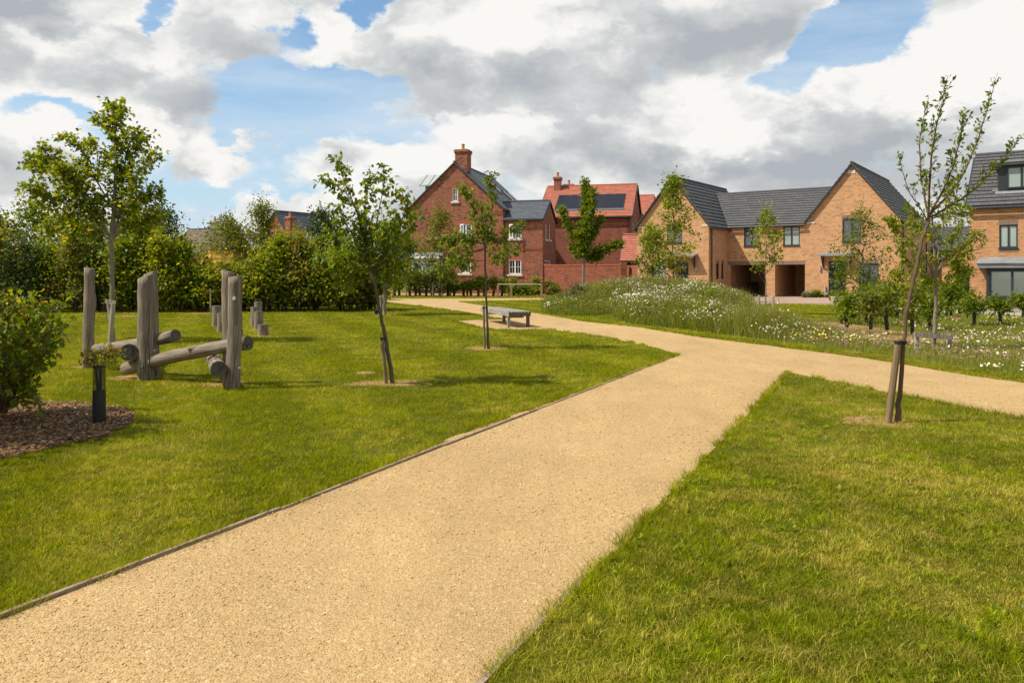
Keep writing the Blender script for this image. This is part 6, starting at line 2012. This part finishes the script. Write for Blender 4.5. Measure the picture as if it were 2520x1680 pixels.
# blind recess
br_ = R3(345, 465, 820, 960)
g = Geo(); P = mapper('f', 0); mbox(g, P, br_[0]-.1, br_[1]+.1, 0.003, .09, br_[2]-.14, br_[2]); g.build('stone_ledge', M['stone_sill'], HD.e)
g = Geo(); mbox(g, P, br_[0], br_[0]+.06, .003, .03, br_[2]+.003, br_[3]); mbox(g, P, br_[0]+.06, br_[1], .003, .03, br_[3]-.06, br_[3]); g.build('recess_brickwork', M['brick_red_plain'], HD.e)
g = Geo()
zc = R3(0, 10, 1060, 1090)
for k in range(3): mbox(g, P, -4.4, 4.2, .003, .02+.012*(k % 2), zc[2]+.10*k, zc[2]+.10*k+.085)
g.build('string_course', M['brick_red_plain'], HD.e)
g = Geo()
for k in range(3):
    mbox(g, P, -4.4, -3.9+.12*k, .003, .03+.02*k, 6.62+.16*k, 6.77+.16*k); mbox(g, P, 3.7-.12*k, 4.2, .003, .03+.02*k, 6.62+.16*k, 6.77+.16*k)
g.build('corbel', M['brick_red_plain'], HD.e)
chimney(HD, .45, .75, 10.4, 11.98, 1.1, 1.1, ph=.5)
# skylights on the right slope
kR = (11.14-7.2)/4.305
for (s0, s1, y0, y1) in ((.45, .70, 6.2, 6.9), (.28, .58, 8.4, 9.3), (.33, .60, 10.4, 11.3)):
    def rp(t, y, h): return (-.095+4.305*(1-t)+.0+h*.68, y, 7.2+3.94*t+.1+h*.74)
    g = Geo(); g.hexa([rp(s0, y0, 0), rp(s0, y1, 0), rp(s1, y1, 0), rp(s1, y0, 0), rp(s0, y0, .12), rp(s0, y1, .12), rp(s1, y1, .12), rp(s1, y0, .12)])
    sk = g.build('skylight', M['anthracite'], HD.e)
    g = Geo(); g.face([rp(s0+.03, y0+.1, .125), rp(s0+.03, y1-.1, .125), rp(s1-.03, y1-.1, .125), rp(s1-.03, y0+.1, .125)]); g.build('pane', M['glass_curtain'], sk)
# left slope dormer with pale metal roof
g = Geo(); g.box(-4.3, -.6, 4.2, 6.2, 7.6, 9.75); dmr = g.build('dormer', M['lead'], HD.e)
for y0_, z0_, y1_, z1_ in ((3.9, 9.7, 5.2, 10.75), (6.5, 9.7, 5.202, 10.75)):
    g = Geo()
    g.hexa([(-4.85, y0_, z0_), (-.2, y0_, z0_), (-.2, y1_, z1_), (-4.6, y1_, z1_), (-4.85, y0_, z0_+.1), (-.2, y0_, z0_+.1), (-.2, y1_, z1_+.1), (-4.6, y1_, z1_+.1)])
    for k in range(6): g.beam((-4.7+k*.8, y0_, z0_+.13), (-4.5+k*.78, y1_, z1_+.13), .05, .06)
    g.build('roof_sheet', M['metal_pale'], dmr)
# wing
class Sub:
    def __init__(s, H): s.e = H.e
W = Sub(HD)
yw = .10
fw2 = R3(1148, 1265, 828, 968); gw2 = R3(1142, 1262, 1172, 1312)
sw = [HD.rs(960+1500/3.92, 960+1512/3.92, 340+830/3.92, 340+975/3.92, 7.6), HD.rs(960+1535/3.92, 960+1547/3.92, 340+840/3.92, 340+980/3.92, 7.6), HD.rs(960+1488/3.92, 960+1550/3.92, 340+1178/3.92, 340+1225/3.92, 7.6)]
eaves_block(W, 4.212, 7.6, yw, 5.6, 6.28, 7.9, 'brick_red', 'slate', .26, .014, front=[fw2, gw2], right=sw, ends='r', xl=3.45, ov=.07, eo=.18)
for r in (fw2, gw2):
    window(W, 'f', yw, r, 'white', 2, 'glass_mid' if r is fw2 else 'glass_dark'); lintel(W, 'f', yw, r[0]-.06, r[1]+.06, r[3]+.004, r[3]+.27, 'soldier_red')
for r in sw: window(W, 'r', 7.6, r, 'white', 1, 'glass_mid', bars=False)
casement(ff); casement(fw2)
g = Geo(); P = mapper('f', yw)
for k in range(3): mbox(g, P, 4.22, 7.6, .003, .02+.012*(k % 2), zc[2]+.10*k-.03, zc[2]+.10*k+.055)
g.build('string_course', M['brick_red_plain'], HD.e)
downpipe(HD, 4.3, -.02, 0, 6.2)

# ---------------- garden wall ----------------------------------------------------------------
def garden_wall(label, pts, h, piers=()):
    b0 = pts[0]
    e = empty('garden_wall', (b0[0], b0[1], 0), 0, label, 'wall')
    g = Geo(); gc = Geo()
    for a, c in zip(pts[:-1], pts[1:]):
        a = Vector((a[0]-b0[0], a[1]-b0[1], 0)); c = Vector((c[0]-b0[0], c[1]-b0[1], 0)); d = (c-a); L = d.length; d.normalize(); n = Vector((d.y, -d.x, 0))*.11
        q0, q1 = a+n, c+n; r0, r1 = a-n, c-n; U = Vector((0, 0, 1))
        g.face([q0-U*.2, q1-U*.2, q1+U*h, q0+U*h], [(0, -.2), (L, -.2), (L, h), (0, h)]); g.face([r1-U*.2, r0-U*.2, r0+U*h, r1+U*h], [(L, -.2), (0, -.2), (0, h), (L, h)])
        g.face([q0-U*.2, q0+U*h, r0+U*h, r0-U*.2], [(0, -.2), (0, h), (.2, h), (.2, -.2)]); g.face([q1-U*.2, r1-U*.2, r1+U*h, q1+U*h], [(0, -.2), (.2, -.2), (.2, h), (0, h)])
        k = int(L/.09)
        for i in range(k):
            s0 = a+d*(L*i/k); s1 = a+d*(L*(i+1)/k-.01)
            gc.beam(s0+U*(h+.065), s1+U*(h+.065), .28, .125)
    w = g.build('brickwork', M['brick_red_plain'], e)
    gc.build('coping', M['soldier_red'], e)
    for (x, y) in piers:
        g = Geo(); x -= b0[0]; y -= b0[1]
        g.box(x-.25, x+.25, y-.25, y+.25, -.2, h+.28); g.build('pier', M['brick_red_plain'], e)
cw = HD.X_(7.62, .3)
pA = q3(1465, 65.0)[:2]; pB = q3(1534, 63.2)[:2]
garden_wall('long red brick garden wall running from the red house to the tan house', [cw, pB], 2.32, [pB, q3(1473, 64.7)[:2]])
pC = HL.X_(XL+.05, YL+1.5)
garden_wall('short set back red brick wall beside the tan house', [(pB[0]+.3, pB[1]+1.4), (pC[0]-.15, pC[1])], 2.2)

# ---------------- house with solar panels -------------------------------------------------------
HS = House('brick_house', 'red brick house with bright red tiled roof and a row of solar panels', 4.09, 77.0, 14.3)
eaves_block(HS, -1.6, 7.38, 0, 10.2, 7.2, 10.6, 'brick_red_plain', 'tile_red', .28, .03, ridge='ridge_red', right=[(1.6, 2.5, 5.2, 6.6)])
window(HS, 'r', 7.38, (1.6, 2.5, 5.2, 6.6), 'white', 1, 'glass_mid', bars=False)
ks = (10.6-7.2)/5.1
def sp(x, t, h): # t along slope 0..1
    return (x, 5.1*t-h*.55, 7.2+3.4*t+.1+h*.83)
# slab of panels fitted to the slope
xa, xb = -.2, 6.55; ta, tb = .19, .66
arr = empty('solar_array_anchor', (0, 0, 0)); arr.parent = HS.e; arr.name = 'solar_array'
for i in range(6):
    x0 = xa+(xb-xa)*i/6+.035; x1 = xa+(xb-xa)*(i+1)/6-.035
    g = Geo(); g.hexa([sp(x0, ta, .02), sp(x1, ta, .02), sp(x1, tb, .02), sp(x0, tb, .02), sp(x0, ta, .10), sp(x1, ta, .10), sp(x1, tb, .10), sp(x0, tb, .10)])
    p_ = g.build('solar_panel', M['anthracite'], arr)
    g = Geo(); m_ = .05; g.face([sp(x0+m_, ta+.012, .104), sp(x1-m_, ta+.012, .104), sp(x1-m_, tb-.012, .104), sp(x0+m_, tb-.012, .104)], [(0, 0), (1, 0), (1, 1.6), (0, 1.6)])
    o = g.build('solar_cells', M['solar_cell'], HS.e); 
g = Geo(); g.hexa([sp(xa-.1, ta-.05, .03), sp(xb+.1, ta-.05, .03), sp(xb+.1, ta-.004, .05), sp(xa-.1, ta-.004, .05), sp(xa-.1, ta-.05, .05), sp(xb+.1, ta-.05, .05), sp(xb+.1, ta-.004, .09), sp(xa-.1, ta-.004, .09)]); g.build('flashing', M['kerb_box'], HS.e)
chimney(HS, HS.lx(1372.6, 4.6), 4.6, 9.6, 11.25, .68, .62, ph=.45); chimney(HS, HS.lx(1400, 6.9), 6.9, 9.0, 10.75, 1.0, .6, ph=.42)
downpipe(HS, 7.1, -.1, 0, 7.1)
HS2 = House('brick_house', 'red tiled house corner showing behind the solar panel house', *q3(1560, 83)[:2], 14.3)
eaves_block(HS2, -2, 1.7, 0, 8.5, 7.2, 10.15, 'brick_red_plain', 'tile_red', .28, .03, ridge='ridge_red')
HO = House('outbuilding', 'low outbuilding with steep red tiled roof behind the garden wall', *q3(1528, 67.5)[:2], 14.3, 'outbuilding')
eaves_block(HO, 0, 4.2, 0, 4.4, 2.9, 5.0, 'brick_red_plain', 'tile_red', .28, .03, ridge='ridge_red', ov=.05)
g = Geo(); g.box(0.05, 4.1, -.12, -.03, 2.45, 2.78); g.build('fascia', M['black_plastic'], HO.e)

# ---------------- far houses on the left -----------------------------------------------------------
def R2(x, y): return (400+x/3.137, 350+y/3.137)
HF = House('brick_house', 'far red brick house with slate roof and tall chimney above the hedge', *q3(652, 90)[:2], 33)
zr = EYE-(526-HV)/F*92
gable_block(HF, 0, 3.4, 0, 5.8, zr-2.1, zr, 'brick_red_plain', 'slate', .28, .015, ov=.1)
chimney(HF, 5.5, -1.2, 2.0, EYE-(541-HV)/F*90-.3, .85, .7, 'brick_red_plain', ph=.5)
HF2 = House('lean_to_roof', 'pale sunlit slate roof beside the far red chimney', *q3(735, 86)[:2], 14, 'roof')
eaves_block(HF2, -.3, 3.4, 0, 5, 4.7, 6.15, 'brick_red_plain', 'metal_pale', .3, .02)  # slate given a pale colour that stands in for sunlight on it
HT = House('brick_house', 'far house with plain brown tiled roof and pale chimney above the hedge', *q3(447, 95)[:2], 10)
zr = EYE-(565-HV)/F*98
eaves_block(HT, -1.5, 5.0, 0, 8, zr-2.9, zr, 'brick_orange', 'tile_brown', .3, .02)
chimney(HT, 1.6, 4.6, zr-.5, zr+.75, .95, .7, 'concrete', ph=.4)
HY = House('playhouse', 'small hut with sunlit orange yellow roof peeping over the hedge', *q3(500, 38.3)[:2], 25, 'hut')
plain('roof_orange', (.80, .42, .09), .7)
gable_block(HY, 0, .9, 0, 1.9, EYE-(650-HV)/F*38.3, EYE-(626-HV)/F*38.3, 'fence_wood', 'roof_orange', .4, .02, ov=.1, eo=.1, ridge='roof_orange', barge='roof_orange', cap_r=.04)
HW = House('brick_house', 'pale rendered far house glimpsed through the hedge behind the tall left tree', *q3(284, 75)[:2], 12)
eaves_block(HW, 0, 3, 0, 4, EYE-(628-HV)/F*75, EYE-(610-HV)/F*75, 'stone_sill', 'tile_brown', .3, .02)
